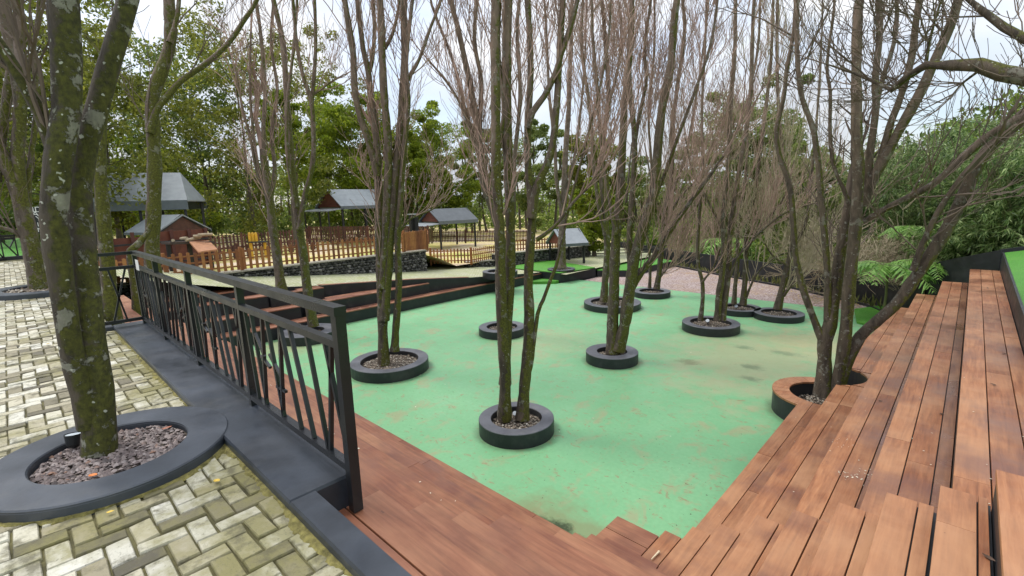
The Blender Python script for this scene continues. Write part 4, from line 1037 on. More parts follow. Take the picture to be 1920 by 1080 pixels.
# woodland mass behind everything
rg = np.random.default_rng(77); mb = MB(); wt = MB(); cl = []
topx = [-900, -300, 0, 200, 330, 480, 600, 700, 860, 980, 1130, 1200, 1330, 1450, 1600, 1750, 2000, 2600]
topy = [120, 160, 230, 330, 320, 300, 310, 340, 380, 340, 330, 350, 340, 330, 300, 240, 150, 100]
for x in np.arange(-900, 2600, 13):
    for r_ in range(6):
        xx = x + rg.uniform(-10, 10); d = rg.uniform(48, 66); yt = np.interp(xx, topx, topy) + rg.uniform(0, 30)
        if xx < 60 or xx > 1700: d *= .8
        y = yt + (430 - yt) * (rg.uniform(0, 1)); p = by_dist(xx, y, d); s = rg.uniform(.8, 1.9); cl.append((p[0], p[1], max(p[2], .3), s, s, s * .8))
    if rg.uniform() < .8:
        d = rg.uniform(42, 60); p = by_dist(x, 300, d); wt.tube([(p[0], p[1], 0), (p[0] + rg.uniform(-.5, .5), p[1], 3.5), (p[0] + rg.uniform(-1, 1), p[1], 8)], [.13, .1, .05], 6)
leaf_cloud(mb, cl, 70, .20, rg)
wo_ = mb.build('woodland', m_leaf('woodland_leaf', [(0, (0.075, 0.120, 0.027)), (.5, (0.165, 0.232, 0.045)), (1, (0.285, 0.360, 0.075))], ns=.25), origin=(0, 40, 0)); tag(wo_, 'mass of distant green woodland closing the view behind the yards', 'woodland', kind='stuff')
wtr = wt.build('woodland_trunks', DTR, wo_); wtr['kind'] = 'stuff'
# undergrowth along the edges of the yards and beyond the wall
def shrubs(name, pts, size, leafm, label, per=120, seed=5, rr=.9, cat='undergrowth'):
    rg = np.random.default_rng(seed); mb = MB(); cl = []
    for (x, y, z, s) in pts: cl.append((x, y, z, s * rr, s * rr, s * .8))
    leaf_cloud(mb, cl, per, size, rg); o = mb.build(name, leafm, origin=(pts[0][0], pts[0][1], 0)); return tag(o, label, cat, kind='stuff')
rg = np.random.default_rng(9)
pts = []
for i in range(260):
    x = rg.uniform(-34, -1.5); yb = np.interp(x, [-34, -12, -7.9, -4.5, -2, -1], [36, 25.5, 23.2, 21.5, 19.6, 19]); y = yb + abs(rg.normal(0, 3.2)); pts.append((x, y, rg.uniform(-.1, .8) + max(0, (y - yb)) * .16, rg.uniform(.4, 1.)))
shrubs('undergrowth', pts, .10, m_leaf('undergrowth_leaf', [(0, (.06, .11, .02)), (.5, (.17, .26, .05)), (1, (.36, .42, .09))]), 'green undergrowth spilling behind the black boundary wall', 200, 6)
pts = []
for i in range(150):
    p = by_dist(rg.uniform(-200, 900), 400, rg.uniform(36, 46)); pts.append((p[0], p[1], rg.uniform(1.5, 3.2), rg.uniform(.6, 1.3)))
shrubs('forest_undergrowth', pts, .15, LC, 'dark shrubs at the forest foot behind the fences and huts', 110, 7)
# bamboo clumps on the right
BAM = m_leaf('bamboo_leaf', [(0, (.04, .085, .022)), (.5, (.16, .265, .075)), (1, (.45, .55, .25))], .35, .35, 1.1)
CANE = m_plain('bamboo_cane', (.16, .17, .06), .5, .35, 3)
def star_leaves(mb, P, D, n, ln, rg):
    Vs = []
    for p, d in zip(P, D):
        k = n
        a = rg.normal(0, .75, (k, 3)) + d * .8 + [0, 0, -.45]; a /= np.linalg.norm(a, axis=1, keepdims=True)
        b = np.cross(a, rg.normal(0, 1, (k, 3)) + [0, 0, 2.]); b /= np.linalg.norm(b, axis=1, keepdims=True) + 1e-9
        l = ln * rg.uniform(.6, 1.2, (k, 1)); p0 = p + rg.normal(0, .03, (k, 3)); w_ = l * .10
        Vs.append(np.stack([p0, p0 + a * l * .4 + b * w_, p0 + a * l + [0, 0, -.03], p0 + a * l * .4 - b * w_], 1).reshape(-1, 3))
    V = np.concatenate(Vs); mb.raw(V, np.arange(len(V)).reshape(-1, 4))
def bamboo(base, zt, spread, label, seed, ncane=16, sprays=26, ln=.175, per=13, group='bamboo clumps on the right slope', low=.15, name='bamboo_clump'):
    rg = np.random.default_rng(seed); base = np.array(base, float); h = zt - base[2]; t = thing(name, base, label, 'bamboo', group); mb = MB(); P = []; D = []
    for c in range(ncane):
        a = rg.uniform(0, 6.28); out = np.array([math.cos(a), math.sin(a), 0]); b0 = base + out * rg.uniform(0, .35); hh = h * rg.uniform(.7, 1.05); sp = spread * rg.uniform(.3, 1.)
        q = np.linspace(0, 1, 9)[:, None]; pts = b0 + UP * hh * (q - .16 * q ** 3) + out * sp * q ** 2.2; mb.tube(pts, np.linspace(.022, .005, 9), 5)
        for s in range(sprays):
            f = rg.uniform(low, 1.); i = min(7, int(f * 8)); p = pts[i] + (pts[i + 1] - pts[i]) * (f * 8 - i)
            d = nrm(out * .6 + rg.normal(0, 1, 3) * [1, 1, .5]); e = p + d * rg.uniform(.15, .75); mb.tube([p, (p + e) / 2 + UP * .04, e], [.005, .004, .002], 3)
            for m_ in (.55, 1.): P.append(p + (e - p) * m_); D.append(d)
    mb.build('cane', CANE, t); lm = MB(); star_leaves(lm, P, D, per, ln, rg); lm.build('crown', BAM, t); return t
def bam(x, ytop, dist, sp, label, seed, **k):
    p = by_dist(x, ytop, dist); return bamboo((p[0], p[1], zslope(p[0], p[1]) if p[1] > 16 and p[0] > 0 else .2), p[2], sp, label, seed, **k)
bam(1800, 165, 22, 1.9, 'tall bamboo clump behind the bend of the leaning trunk', 201, ncane=26, sprays=23)
bam(1720, 215, 21, 1.6, 'dusty green bamboo clump left of the leaning trunk', 202, ncane=22, sprays=20)
bam(1890, 200, 19, 1.8, 'shaded bamboo clump under the right end of the arching limb', 203, ncane=24, sprays=23)
bam(1960, 170, 17, 1.8, 'bamboo clump at the right edge of the view', 204, ncane=22, sprays=20)
bam(1855, 410, 17.6, 1.0, 'low bright bamboo bush just behind the rising black wall', 205, ncane=34, sprays=22, low=.25, per=13)
bam(1930, 400, 17.0, 1.0, 'low bamboo bush at the right end of the rising black wall', 206, ncane=30, sprays=22, low=.25, per=13)
bam(1660, 250, 27, 1.6, 'bamboo clump behind the brown thicket', 207, ncane=20, sprays=26)
bam(1780, 430, 19.5, .9, 'low bamboo bush between the fern fronds and the bright bush', 208, ncane=26, sprays=18, low=.2)
# bare thicket on the right
def thicket(base, r, h, label, seed, n=60):
    rg = np.random.default_rng(seed); t = thing('bare_thicket', base, label, 'shrub', 'bare brown thickets'); mb = MB()
    for i in range(n):
        a = rg.uniform(0, 6.28); d = nrm(np.array([math.cos(a) * .8, math.sin(a) * .8, rg.uniform(.1, 1.1)])); grow(mb, np.array(base) + rg.normal(0, r * .35, 3) * [1, 1, .3], d, h * rg.uniform(.6, 1.1), .011, 0, rg, .02, .006, (6, 4), (.4, 1.1))
    mb.build('branches', TWIGB, t)
p = by_dist(1640, 450, 19.0); thicket((p[0], p[1], .8), 1.0, 1.5, 'tangled brown thicket left of the fern behind the black wall', 301, 45)
p = by_dist(1560, 400, 20.5); thicket((p[0], p[1], .5), 1.2, 2.0, 'taller brown thicket behind the big mossy right tree', 302, 20)
# feathery ferns
FERN = m_leaf('fern_leaf', [(0, (.15, .33, .06)), (.5, (.25, .48, .10)), (1, (.38, .60, .16))], .4, .4, 2.)
def fern(base, h, ln, nf, label, seed, name='tree_fern'):
    rg = np.random.default_rng(seed); base = np.array(base, float); t = thing(name, base, label, 'fern', 'ferns behind the black wall'); mb = MB(); top = base + [0, 0, h]
    mb.tube([base, base + [.03, 0, h * .5], top], [.04, .032, .03], 8); lm = MB(); Vs = []
    for i in range(nf):
        a = i * 6.283 / nf + rg.uniform(-.2, .2); o = np.array([math.cos(a), math.sin(a), 0]); L_ = ln * rg.uniform(.75, 1.1); q = np.linspace(0, 1, 12)[:, None]
        el = rg.uniform(.25, .6); pts = top + o * L_ * q + UP * L_ * (el * q - (.35 + el) * q ** 2.2); mb.tube(pts, np.linspace(.008, .002, 12), 4)
        sd = np.cross(o, UP)
        for k in range(22):
            f = min(.99, .08 + .92 * (k + rg.uniform(-.3, .3)) / 22); j = min(10, int(f * 11)); p = pts[j] + (pts[j + 1] - pts[j]) * (f * 11 - j); tg_ = nrm(pts[j + 1] - pts[j]); w_ = L_ * .30 * math.sin(math.pi * min(1, f * .9 + .1)) ** .8 + .02
            for s in (-1, 1):
                e = nrm(sd * s + tg_ * .45 + UP * -.12); nn = nrm(np.cross(e, tg_))
                e = nrm(e + rg.normal(0, .10, 3) + UP * rg.uniform(-.35, .1)); w2 = w_ * rg.uniform(.8, 1.15); dr = UP * w2 * rg.uniform(.10, .4); l2 = max(.016, w2 * .085)
                a_, b_, c_ = p, p + e * w2 * .5 - dr * .25, p + e * w2 - dr
                Vs.append([a_ - tg_ * l2 * .5, a_ + tg_ * l2 * .5, b_ + tg_ * l2, b_ - tg_ * l2]); Vs.append([b_ - tg_ * l2, b_ + tg_ * l2, c_ + tg_ * l2 * .25, c_ - tg_ * l2 * .25])
    V = np.array(Vs).reshape(-1, 3); lm.raw(V, np.arange(len(V)).reshape(-1, 4)); mb.build('stem', CANE, t); lm.build('fronds', FERN, t)
p = by_dist(1665, 500, 16.6); fern((p[0], p[1], -.1), 1.6, 1.3, 12, 'broad bright fern with flat fronds leaning over the black wall', 401)
p = by_dist(1735, 500, 16.9); fern((p[0], p[1], .3), 1.35, 1.1, 11, 'bright fern right of the broad one, under the leaning trunk', 402)
p = by_dist(1705, 445, 18.0); fern((p[0], p[1], .4), 2.1, .8, 9, 'small lime crowned fern standing above the other two', 403)
p = by_dist(1370, 430, 26.5); fern((p[0], p[1], -.1), 1.3, 2.2, 10, 'wide fern across the gravel behind the boundary wall', 404)
# ------------------------------------------------------------------ boundary walls and border plants
bw = thing('boundary_wall', (-7, 22, 0), 'long black boundary wall along the far side of the gravel', 'wall')
W = [(-16.5, 27.2), (-12.2, 24.75), (-7.9, 22.3), (-4.5, 20.6), (-2.0, 18.75), (-1.25, 17.55)]
def ribbon(mb, L_, th, z0, zt):
    L_ = np.array(L_, float)
    for i in range(len(L_) - 1):
        d = nrm(L_[i + 1] - L_[i]); n = np.array([-d[1], d[0]]) * th; a, b = L_[i], L_[i + 1]
        za = zt[i] if hasattr(zt, '__len__') else zt; zb = zt[i + 1] if hasattr(zt, '__len__') else zt
        mb.prism([a, b, b + n, a + n], z0, [za, zb, zb, za])
mb = MB(); ribbon(mb, W, .10, -.1, .79); mb.build('wall', BLK, bw)
mb = MB(); ribbon(mb, np.array(W) - [.18, .38], .07, -.1, .07); mb.build('kerb', BLK, bw)
rw = thing('rising_wall', (1, 16.5, 0), 'black wall behind the timber tiers, its top rising to the right', 'wall')
mb = MB(); ribbon(mb, [(-1.25, 17.5), (-.5, 16.65), (.07, 16.0), (.56, 15.5), (4, 15.75), (9, 16)], .10, -.1, [.93, 1.72, 1.98, 2.19, 3.0, 4.0]); mb.build('wall', BLK, rw)
sw = m_leaf('sword_leaf', [(0, (.06, .09, .03)), (.5, (.14, .17, .06)), (1, (.28, .28, .10))], .15)
def blades(mb, c, rg, n=12, h=.42):
    Vs = []
    for i in range(n):
        p = np.array(c) + [rg.normal(0, .07), rg.normal(0, .07), 0]; d = nrm(np.array([rg.normal(0, .25), rg.normal(0, .25), 1])); hh = h * rg.uniform(.5, 1.1); s = nrm(np.cross(d, rg.normal(0, 1, 3))) * .022
        mb.add([p - s, p + s, p + d * hh * .6 + s * .9, p + d * hh, p + d * hh * .6 - s * .9], [(0, 1, 2, 3, 4)])
proto = None; rg = np.random.default_rng(55)
Wl = np.array(W[1:], float)
cnt = 0
for i in range(len(Wl) - 1):
    L_ = np.linalg.norm(Wl[i + 1] - Wl[i]); m_ = int(L_ / .52)
    for q in range(m_):
        p = Wl[i] + (Wl[i + 1] - Wl[i]) * ((q + .5) / m_) - [.09, .19]
        if proto is None:
            mb = MB(); blades(mb, (p[0], p[1], 0), rg, 13, .44); proto = mb.build('sword_plant', sw, origin=(p[0], p[1], 0)); o = proto
        else:
            o = proto.copy(); C.objects.link(o); o.location = Vector((p[0] * S, p[1] * S, 0)); o.rotation_euler = (0, 0, rg.uniform(0, 6.28)); k = rg.uniform(.7, 1.2); o.scale = (k, k, k * rg.uniform(.8, 1.15))
        tag(o, 'upright sword leaved plant in the border strip along the black boundary wall', 'plant', 'sword plants along the boundary wall'); cnt += 1
# turf pieces
mb = MB(); mb.prism([(-2.0, 15.75), (-1.1, 15.3), (-.95, 17.4), (-1.3, 18.2), (-1.75, 18.6), (-2.32, 17.5)], -.05, .05); tag(mb.build('turf_patch', TURF), kind='structure')
tb = thing('turf_box', (-13, 17.3, 0), 'black sided turf box at the far left corner of the green floor', 'planter box')
mb = MB(); mb.prism([(-16, 16.25), (-12.72, 16.25), (-12.36, 18.5), (-16, 19.6)], -.1, .42); mb.build('box', BLK, tb)
mb = MB(); mb.prism([(-16, 16.27), (-12.73, 16.27), (-12.38, 18.48), (-16, 19.58)], .425, .455); mb.build('turf', TURF, tb)
tb2 = thing('turf_strip', (-13.2, 16, 0), 'low turf wedge between the left tiers and the black turf box', 'planter box')
mb = MB(); mb.prism([(-13.72, 16.27), (-13.72, 15.2), (-12.75, 16.0), (-12.75, 16.24)], -.05, .12); mb.build('turf', TURF, tb2)
tb3 = thing('far_turf_strip', (-11.8, 20, 0), 'narrow turf strip with black edge beyond the far corner of the green floor', 'planter box')
mb = MB(); mb.prism([(-12.34, 18.6), (-11.2, 19.3), (-10.9, 23.5), (-13.0, 24.4), (-14.5, 20.2)], -.1, .28); mb.build('box', BLK, tb3)
mb = MB(); mb.prism([(-12.33, 18.63), (-11.22, 19.32), (-10.92, 23.48), (-13.0, 24.38), (-14.48, 20.2)], .283, .31); mb.build('turf', TURF, tb3)
# ------------------------------------------------------------------ gabion walls and picket fences
ICO = []
def rocks(mb, faces, rg):
    """rough stones packed over the given rectangles (origin, u, v, normal)"""
    ph = (1 + 5 ** .5) / 2; b0 = np.array([(-1, ph, 0), (1, ph, 0), (-1, -ph, 0), (1, -ph, 0), (0, -1, ph), (0, 1, ph), (0, -1, -ph), (0, 1, -ph), (ph, 0, -1), (ph, 0, 1), (-ph, 0, -1), (-ph, 0, 1)]) / 1.9
    f0 = np.array([(0, 11, 5), (0, 5, 1), (0, 1, 7), (0, 7, 10), (0, 10, 11), (1, 5, 9), (5, 11, 4), (11, 10, 2), (10, 7, 6), (7, 1, 8), (3, 9, 4), (3, 4, 2), (3, 2, 6), (3, 6, 8), (3, 8, 9), (4, 9, 5), (2, 4, 11), (6, 2, 10), (8, 6, 7), (9, 8, 1)])
    Vs = []; Fs = []; k = 0
    for (o, u, v, n, s) in faces:
        o, u, v, n = map(lambda q: np.array(q, float), (o, u, v, n)); lu, lv = np.linalg.norm(u), np.linalg.norm(v); nu, nv = max(1, int(lu / (s * 1.15))), max(1, int(round(lv / (s * 1.0))))
        for i in range(nu):
            for j in range(nv):
                p = o + u * ((i + .5 * (j % 2) + rg.uniform(.2, .8)) / (nu + .5)) + v * ((j + rg.uniform(.3, .7)) / nv) - n * rg.uniform(.01, .05)
                q = b0 * rg.uniform(.7, 1.3, (12, 3)) * s * .62 * rg.uniform(.75, 1.2); t = rg.uniform(0, 6.28); c_, s_ = math.cos(t), math.sin(t); q = q @ np.array([[c_, -s_, 0], [s_, c_, 0], [0, 0, 1]]); q[:, 2] *= .8
                Vs.append(q + p); Fs.append(f0 + 12 * k); k += 1
    mb.raw(np.concatenate(Vs), np.concatenate(Fs))
MORT = m_plain('gabion_shadow_fill', (.03, .03, .028), .95, .3, 5)
WIRE = m_plain('galvanised_wire', (.2, .2, .19), .5, .2, 4, 0, .6)
def gabion(a, b, th, z0a, z0b, zt, label, s=.105, seed=1):
    rg = np.random.default_rng(seed); a = np.array(a, float); b = np.array(b, float); d = nrm(b - a); nn = np.array([d[1], -d[0]])
    t = thing('gabion_wall', (*(a + b) / 2, min(z0a, z0b)), label, 'wall', 'gabion walls')
    mb = MB(); i_ = nn * .05; mb.prism([a - i_, a - nn * th, b - nn * th, b - i_][::1], [z0a - .1, z0a - .1, z0b - .1, z0b - .1], zt - .03); mb.build('core', MORT, t)
    mb = MB(); lo = min(z0a, z0b); rocks(mb, [((*a, lo), (*(b - a), 0), (0, 0, zt - lo), (*nn, 0), s), ((*b, z0b), (*(-nn * th), 0), (0, 0, zt - z0b), (*d, 0), s)], rg); mb.build('stones', STONE, t)
    mb = MB(); L_ = np.linalg.norm(b - a)
    for k in range(int(L_ / .35) + 1):
        p = a + d * min(L_, k * .35) + nn * .045; mb.bar((*p, lo - .05), (*p, zt + .01), .006)
    for z in np.arange(lo + .1, zt, .22): mb.bar((*(a + nn * .045), z), (*(b + nn * .045), z), .006)
    mb.build('wire_mesh', WIRE, t)
    mb = MB(); mb.prism([a + nn * .06, b + nn * .06, b - nn * (th + .02), a - nn * (th + .02)], zt - .005, zt + .03); mb.build('cap', m_plain('concrete_cap', (.30, .28, .22), .8, .3, 4), t); return t
GX = -16.9
gabion((GX, .9), (GX, 12.35), .5, 1.75, .68, 1.58, 'long dark stone gabion wall below the near picket fence', seed=2)
gabion((-16.6, 16.2), (-15.2, 22.3), .4, .42, .42, 1.02, 'lower gabion wall seen behind the central stems', seed=3)
gabion((-17.3, 14.9), (-16.7, 16.2), .4, .42, .42, .74, 'short low gabion stub beside the far picket gate', seed=4)
def picket(a, b, za, zb, hgt, label, m, gap=.105, pw=.055, post_every=1.9, rails=(.22, .55, .85), posts=True, zb_off=.04, group='picket fences of the yards', taper=True, postm=None):
    a = np.array(a, float); b = np.array(b, float); L_ = np.linalg.norm(b - a); d = (b - a) / L_; t = thing('picket_fence', (*(a + b) / 2, (za + zb) / 2), label, 'fence', group)
    nn = np.array([-d[1], d[0]]); mb = MB(); n = int(L_ / gap)
    for i in range(n + 1):
        p = a + d * (i * L_ / n); z = za + (zb - za) * i / n; hh = hgt * random.uniform(.97, 1.03)
        c1 = p - d * pw / 2; c2 = p + d * pw / 2; off = nn * .012
        mb.add([(*(c1 - off), z + zb_off), (*(c2 - off), z + zb_off), (*(c2 - off), z + hh - .02), (*(p - off), z + hh), (*(c1 - off), z + hh - .02),
                (*(c1 + off), z + zb_off), (*(c2 + off), z + zb_off), (*(c2 + off), z + hh - .02), (*(p + off), z + hh), (*(c1 + off), z + hh - .02)],
               [(0, 1, 2, 3, 4), (9, 8, 7, 6, 5), (0, 5, 6, 1), (1, 6, 7, 2), (2, 7, 8, 3), (3, 8, 9, 4), (4, 9, 5, 0)])
    mb.build('pickets', m, t)
    for r in rails:
        mb = MB(); o = nn * .026; mb.bar((*(a + o), za + hgt * r), (*(b + o), zb + hgt * r), .03, .045); mb.build('rail', m, t)
    if posts:
        k = max(1, int(round(L_ / post_every)))
        for i in range(k + 1):
            p = a + d * (i * L_ / k) + nn * .05; z = za + (zb - za) * i / k; mb = MB(); mb.box(p[0] - .04, p[0] + .04, p[1] - .04, p[1] + .04, z - .05, z + hgt + .05, .01); mb.build('post', postm or m, t)
    return t
picket((GX - .12, 1.0), (GX - .12, 11.3), 1.6, 1.6, .72, 'long brown picket fence standing on the near gabion wall', PICK, gap=.19, pw=.085)
picket((GX - .12, 11.35), (GX - .12, 12.5), 1.6, 1.6, .85, 'close set orange brown picket panel at the gabion end', PICK, gap=.075, pw=.06)
picket((-24.3, 2.2), (-27.6, 12.0), 1.5, 1.5, .86, 'dark picket fence along the back of the near yard', PICKD, gap=.19, pw=.09)
picket((-27.6, 12.0), (-22.2, 16.4), 1.5, 1.35, .95, 'dark slatted fence along the right back of the near yard', PICKD, gap=.095, rails=(.2, .5, .8, .97))
picket((GX - .2, 12.6), (-22.2, 16.4), 1.55, 1.35, .72, 'picket fence closing the right side of the near yard', PICK, gap=.17, pw=.08)
picket((-21.3, 4.6), (-22.6, 10.2), 1.52, 1.52, .62, 'shorter picket divider across the lawn of the near yard', PICKD, gap=.19, pw=.08)
picket((-17.9, 13.3), (-16.9, 14.9), .78, .72, .72, 'curved brown picket gate section right of the gabion end', PICK, gap=.15, pw=.07)
picket((-16.85, 14.9), (-17.2, 17.2), .74, .74, .70, 'brown picket run beside the far gabion stub', PICK, gap=.15, pw=.07)
picket((-17.2, 17.2), (-15.9, 20.2), 1.0, 1.0, .62, 'picket fence on the lower gabion wall behind the central stems', PICK, gap=.15, pw=.07)
picket((-25.6, 19.2), (-21.5, 24.4), 1.0, .8, .82, 'dark slatted fence in front of the small dark roofed hut', PICKD, gap=.10, rails=(.15, .5, .85))
picket((-28.0, 17.0), (-25.6, 19.2), 1.1, 1.0, .95, 'pale plank fence left of the small dark roofed hut', m_island('grey_plank', [(0, (.14, .11, .07)), (1, (.24, .19, .12))], .8), gap=.12, pw=.1)
# low dark post and rail at the far corner
fr = thing('rail_fence', (-14.5, 22, .45), 'low black rail fence beyond the far turf box', 'fence')
for z in (.55, .72, .9): mb = MB(); mb.bar((-15.1, 22.4, z), (-12.0, 25.2, z), .03, .05); mb.build('rail', RAILM, fr)
for q in np.linspace(0, 1, 5): mb = MB(); p = (-15.1 + 3.1 * q, 22.4 + 2.8 * q); mb.box(p[0] - .03, p[0] + .03, p[1] - .03, p[1] + .03, .3, 1.0); mb.build('post', RAILM, fr)
# ------------------------------------------------------------------ huts
def hut(c, ang, L_, Wd, ze, zr, zb, label, roofm=ROOF, gable=True, porch=True, walls=0., over=.12, fascia=.2, name='hut', posts=3, hip=0., gm=None):
    """ridge along local x, gable end at -x (towards the viewer's left)"""
    t = thing(name, (c[0], c[1], zb), label, 'hut', 'yard huts'); ca, sa = math.cos(ang), math.sin(ang)
    def w_(x, y, z): return (c[0] + ca * x - sa * y, c[1] + sa * x + ca * y, z)
    h, b = L_ / 2, Wd / 2
    def quadbox(P, Q): mb = MB(); mb.add(P + Q, [(0, 1, 2, 3), (7, 6, 5, 4), (0, 4, 5, 1), (1, 5, 6, 2), (2, 6, 7, 3), (3, 7, 4, 0)]); return mb
    for s in (-1, 1):
        P = [w_(-h - over, s * (b + over), ze), w_(h + over, s * (b + over), ze), w_(h + over - hip, 0, zr), w_(-h - over + hip, 0, zr)]; Q = [(x, y, z - .05) for x, y, z in P]
        rf_ = quadbox(P, Q).build('roof', roofm, t)
        mb = MB(); mb.add([w_(-h - over, s * (b + over + .01), ze), w_(h + over, s * (b + over + .01), ze), w_(h + over, s * (b + over + .01), ze - fascia), w_(-h - over, s * (b + over + .01), ze - fascia),
                           w_(-h - over, s * (b + over - .02), ze), w_(h + over, s * (b + over - .02), ze), w_(h + over, s * (b + over - .02), ze - fascia), w_(-h - over, s * (b + over - .02), ze - fascia)],
                          [(0, 1, 2, 3), (7, 6, 5, 4), (0, 4, 5, 1), (1, 5, 6, 2), (2, 6, 7, 3), (3, 7, 4, 0)]); mb.build('fascia', FASC, rf_)
    if hip > 0:
        for s in (-1, 1):
            x = s * (h + over); xr = s * (h + over - hip); P = [w_(x, -b - over, ze), w_(x, b + over, ze), w_(xr, 0, zr)]
            mb = MB(); mb.add(P + [(p[0], p[1], p[2] - .05) for p in P], [(0, 1, 2), (5, 4, 3), (0, 3, 4, 1), (1, 4, 5, 2), (2, 5, 3, 0)]); mb.build('hip_roof', roofm, t)
    for s in (-1, 1):
        mb = MB(); x = s * h; mb.add([w_(x, -b, ze - .05), w_(x, b, ze - .05), w_(x, 0, zr - .06), w_(x + .04, -b, ze - .05), w_(x + .04, b, ze - .05), w_(x + .04, 0, zr - .06)], [(0, 1, 2), (5, 4, 3), (0, 3, 4, 1), (1, 4, 5, 2), (2, 5, 3, 0)])
        ga_ = mb.build('gable', gm or REDW, t) if gable else None
        for y in (-b, b):
            if not gable: continue
            mb = MB(); mb.bar(w_(x + .05, y, ze - .03), w_(x + .05, 0, zr - .03), .04, .09); mb.build('bargeboard', BLK, ga_)
    for i in range(posts):
        for s in (-1, 1):
            x = -h + .05 + (L_ - .1) * i / (posts - 1); mb = MB(); p = w_(x, s * (b - .05), 0); mb.box(p[0] - .045, p[0] + .045, p[1] - .045, p[1] + .045, zb - .2, ze - .05); mb.build('post', BLK, t)
    if porch:
        P = [w_(-h - 1.1, -b * 1.1, ze - .25), w_(-h + .1, -b * 1.1, ze - .12), w_(-h + .1, b * 1.1, ze - .12), w_(-h - 1.1, b * 1.1, ze - .25)]; quadbox(P, [(x, y, z - .05) for x, y, z in P]).build('porch_roof', ROOF, t); pr_ = t.children[-1] if False else [c for c in C.objects if c.parent == t and c.name.startswith('porch_roof')][0]
        for s in (-1, 1): mb = MB(); p = w_(-h - .95, s * b, 0); mb.box(p[0] - .035, p[0] + .035, p[1] - .035, p[1] + .035, zb - .2, ze - .27); mb.build('porch_post', BLK, pr_)
    if walls > 0:
        mb = MB(); P = [w_(-h + .12, -b + .12, 0), w_(h - .12, -b + .12, 0), w_(h - .12, b - .12, 0), w_(-h + .12, b - .12, 0)]
        mb.prism([p[:2] for p in P], zb - .1, zb + walls); mb.build('wall', gm or REDW, t)
    return t
def hut_at(x, dist, *a, **k):
    p = by_dist(x, 400, dist); return hut((p[0], p[1]), *a, **k)
hut_at(664, 34, R_(97), 3.6, 2.6, 3.55, 4.62, 1.55, 'middle hut with grey roof, red gable and a porch roof on its left', posts=3)
hut_at(840, 31, R_(82), 2.6, 2.3, 2.50, 3.22, .95, 'small dark roofed hut behind the slatted fence', roofm=ROOFD, posts=2)
hut_at(1062, 24.5, R_(64), 1.2, 1.7, 1.45, 2.12, .45, 'little grey roofed hut with red gable behind the far turf box', porch=False, posts=2, fascia=.14)
hut_at(244, 26.5, R_(62), 4.9, 2.6, 4.0, 5.2, 1.6, 'long open shelter with grey pitched roof above the animal pen', gable=False, porch=False, posts=4, fascia=.38, name='shelter', hip=.5)
hut_at(312, 24.2, R_(22), 1.7, 2.0, 2.78, 3.42, 1.6, 'low brown gabled kennel under the grey shelter', porch=False, walls=.9, posts=2, fascia=.1, gm=BRNW)
# animal pen under the shelter: panels, logs and a ramp
pen = thing('pen_wall', at(285, 470, 1.6), 'red brown panel wall of the animal pen under the grey shelter', 'wall')
a = by_dist(205, 440, 20.5); b = by_dist(385, 440, 22.0); d = nrm((b - a) * [1, 1, 0])
mb = MB(); nn = np.array([-d[1], d[0], 0]) * .05
for i in range(5):
    p = a + (b - a) * (i / 5.) ; q = a + (b - a) * ((i + 1) / 5. - .004); mb.prism([p[:2], q[:2], (q + nn)[:2], (p + nn)[:2]], 1.5, 2.72 if i < 2 else 2.85); 
mb.build('panel', REDW, pen)
for i in range(6): mb = MB(); p = a + (b - a) * (i / 5.) - nn; mb.box(p[0] - .05, p[0] + .05, p[1] - .05, p[1] + .05, 1.5, 2.9); mb.build('post', m_plain('pen_post', (.09, .03, .022), .7, .3), pen)
for z in (1.75, 2.5): mb = MB(); mb.bar(tuple((a - nn * 3)[:2]) + (z,), tuple((b - nn * 3)[:2]) + (z,), .04, .06); mb.build('rail', BLK, pen)
LOG = m_plain('cut_log', (.36, .29, .19), .85, .35, 5, .3)
rg = np.random.default_rng(8)
for i, (x, y, L2, lab) in enumerate([(325, 452, .7, 'pale log lying lowest in front of the pen wall'), (345, 447, .5, 'short pale log beside the upright stump'), (362, 448, .9, 'long pale log on the pen ledge'), (385, 440, .7, 'log near the right end of the pen ledge'), (370, 443, .4, 'stubby log on top of the long pale one')]):
    p = by_dist(x, y, 19.8); L2 *= .62; dd = nrm(d + rg.normal(0, .5, 3) * [1, 1, .3]); mb = MB(); pts = [p - dd * L2 / 2, p, p + dd * L2 / 2]; mb.tube(pts, [.05, .056, .05], 10); mb.tube([pts[2], pts[2] + dd * .002], [.05, .001], 10); mb.tube([pts[0] - dd * .002, pts[0]], [.001, .05], 10)
    tag(mb.build('log', LOG, origin=tuple(p), smooth=False), lab, 'log', 'logs of the animal pen')
lg = thing('log_ledge', by_dist(350, 462, 19.8), 'dark timber ledge carrying the logs in front of the pen', 'platform')
p0 = by_dist(310, 456, 19.7); p1 = by_dist(395, 454, 20.3); mb = MB(); mb.bar(p0, p1, .6, .08); mb.build('deck', m_plain('dark_timber', (.05, .035, .028), .7, .3), lg)
for q in (.05, .5, .95): p = p0 + (p1 - p0) * q; mb = MB(); mb.box(p[0] - .06, p[0] + .06, p[1] - .06, p[1] + .06, 1.4, p[2]); mb.build('leg', BLK, lg)
rp = thing('ramp_board', by_dist(380, 462, 19.2), 'orange plank ramp sloping down from the pen ledge', 'ramp')
q = [by_dist(355, 453, 19.6), by_dist(392, 451, 20.2), by_dist(408, 467, 19.2), by_dist(372, 472, 18.6)]; mb = MB(); mb.add([tuple(v) for v in q] + [tuple(v - [0, 0, .05]) for v in q], [(3, 2, 1, 0), (4, 5, 6, 7), (0, 1, 5, 4), (1, 2, 6, 5), (2, 3, 7, 6), (3, 0, 4, 7)]); mb.build('board', m_plain('orange_board', (.42, .20, .10), .7, .2), rp)
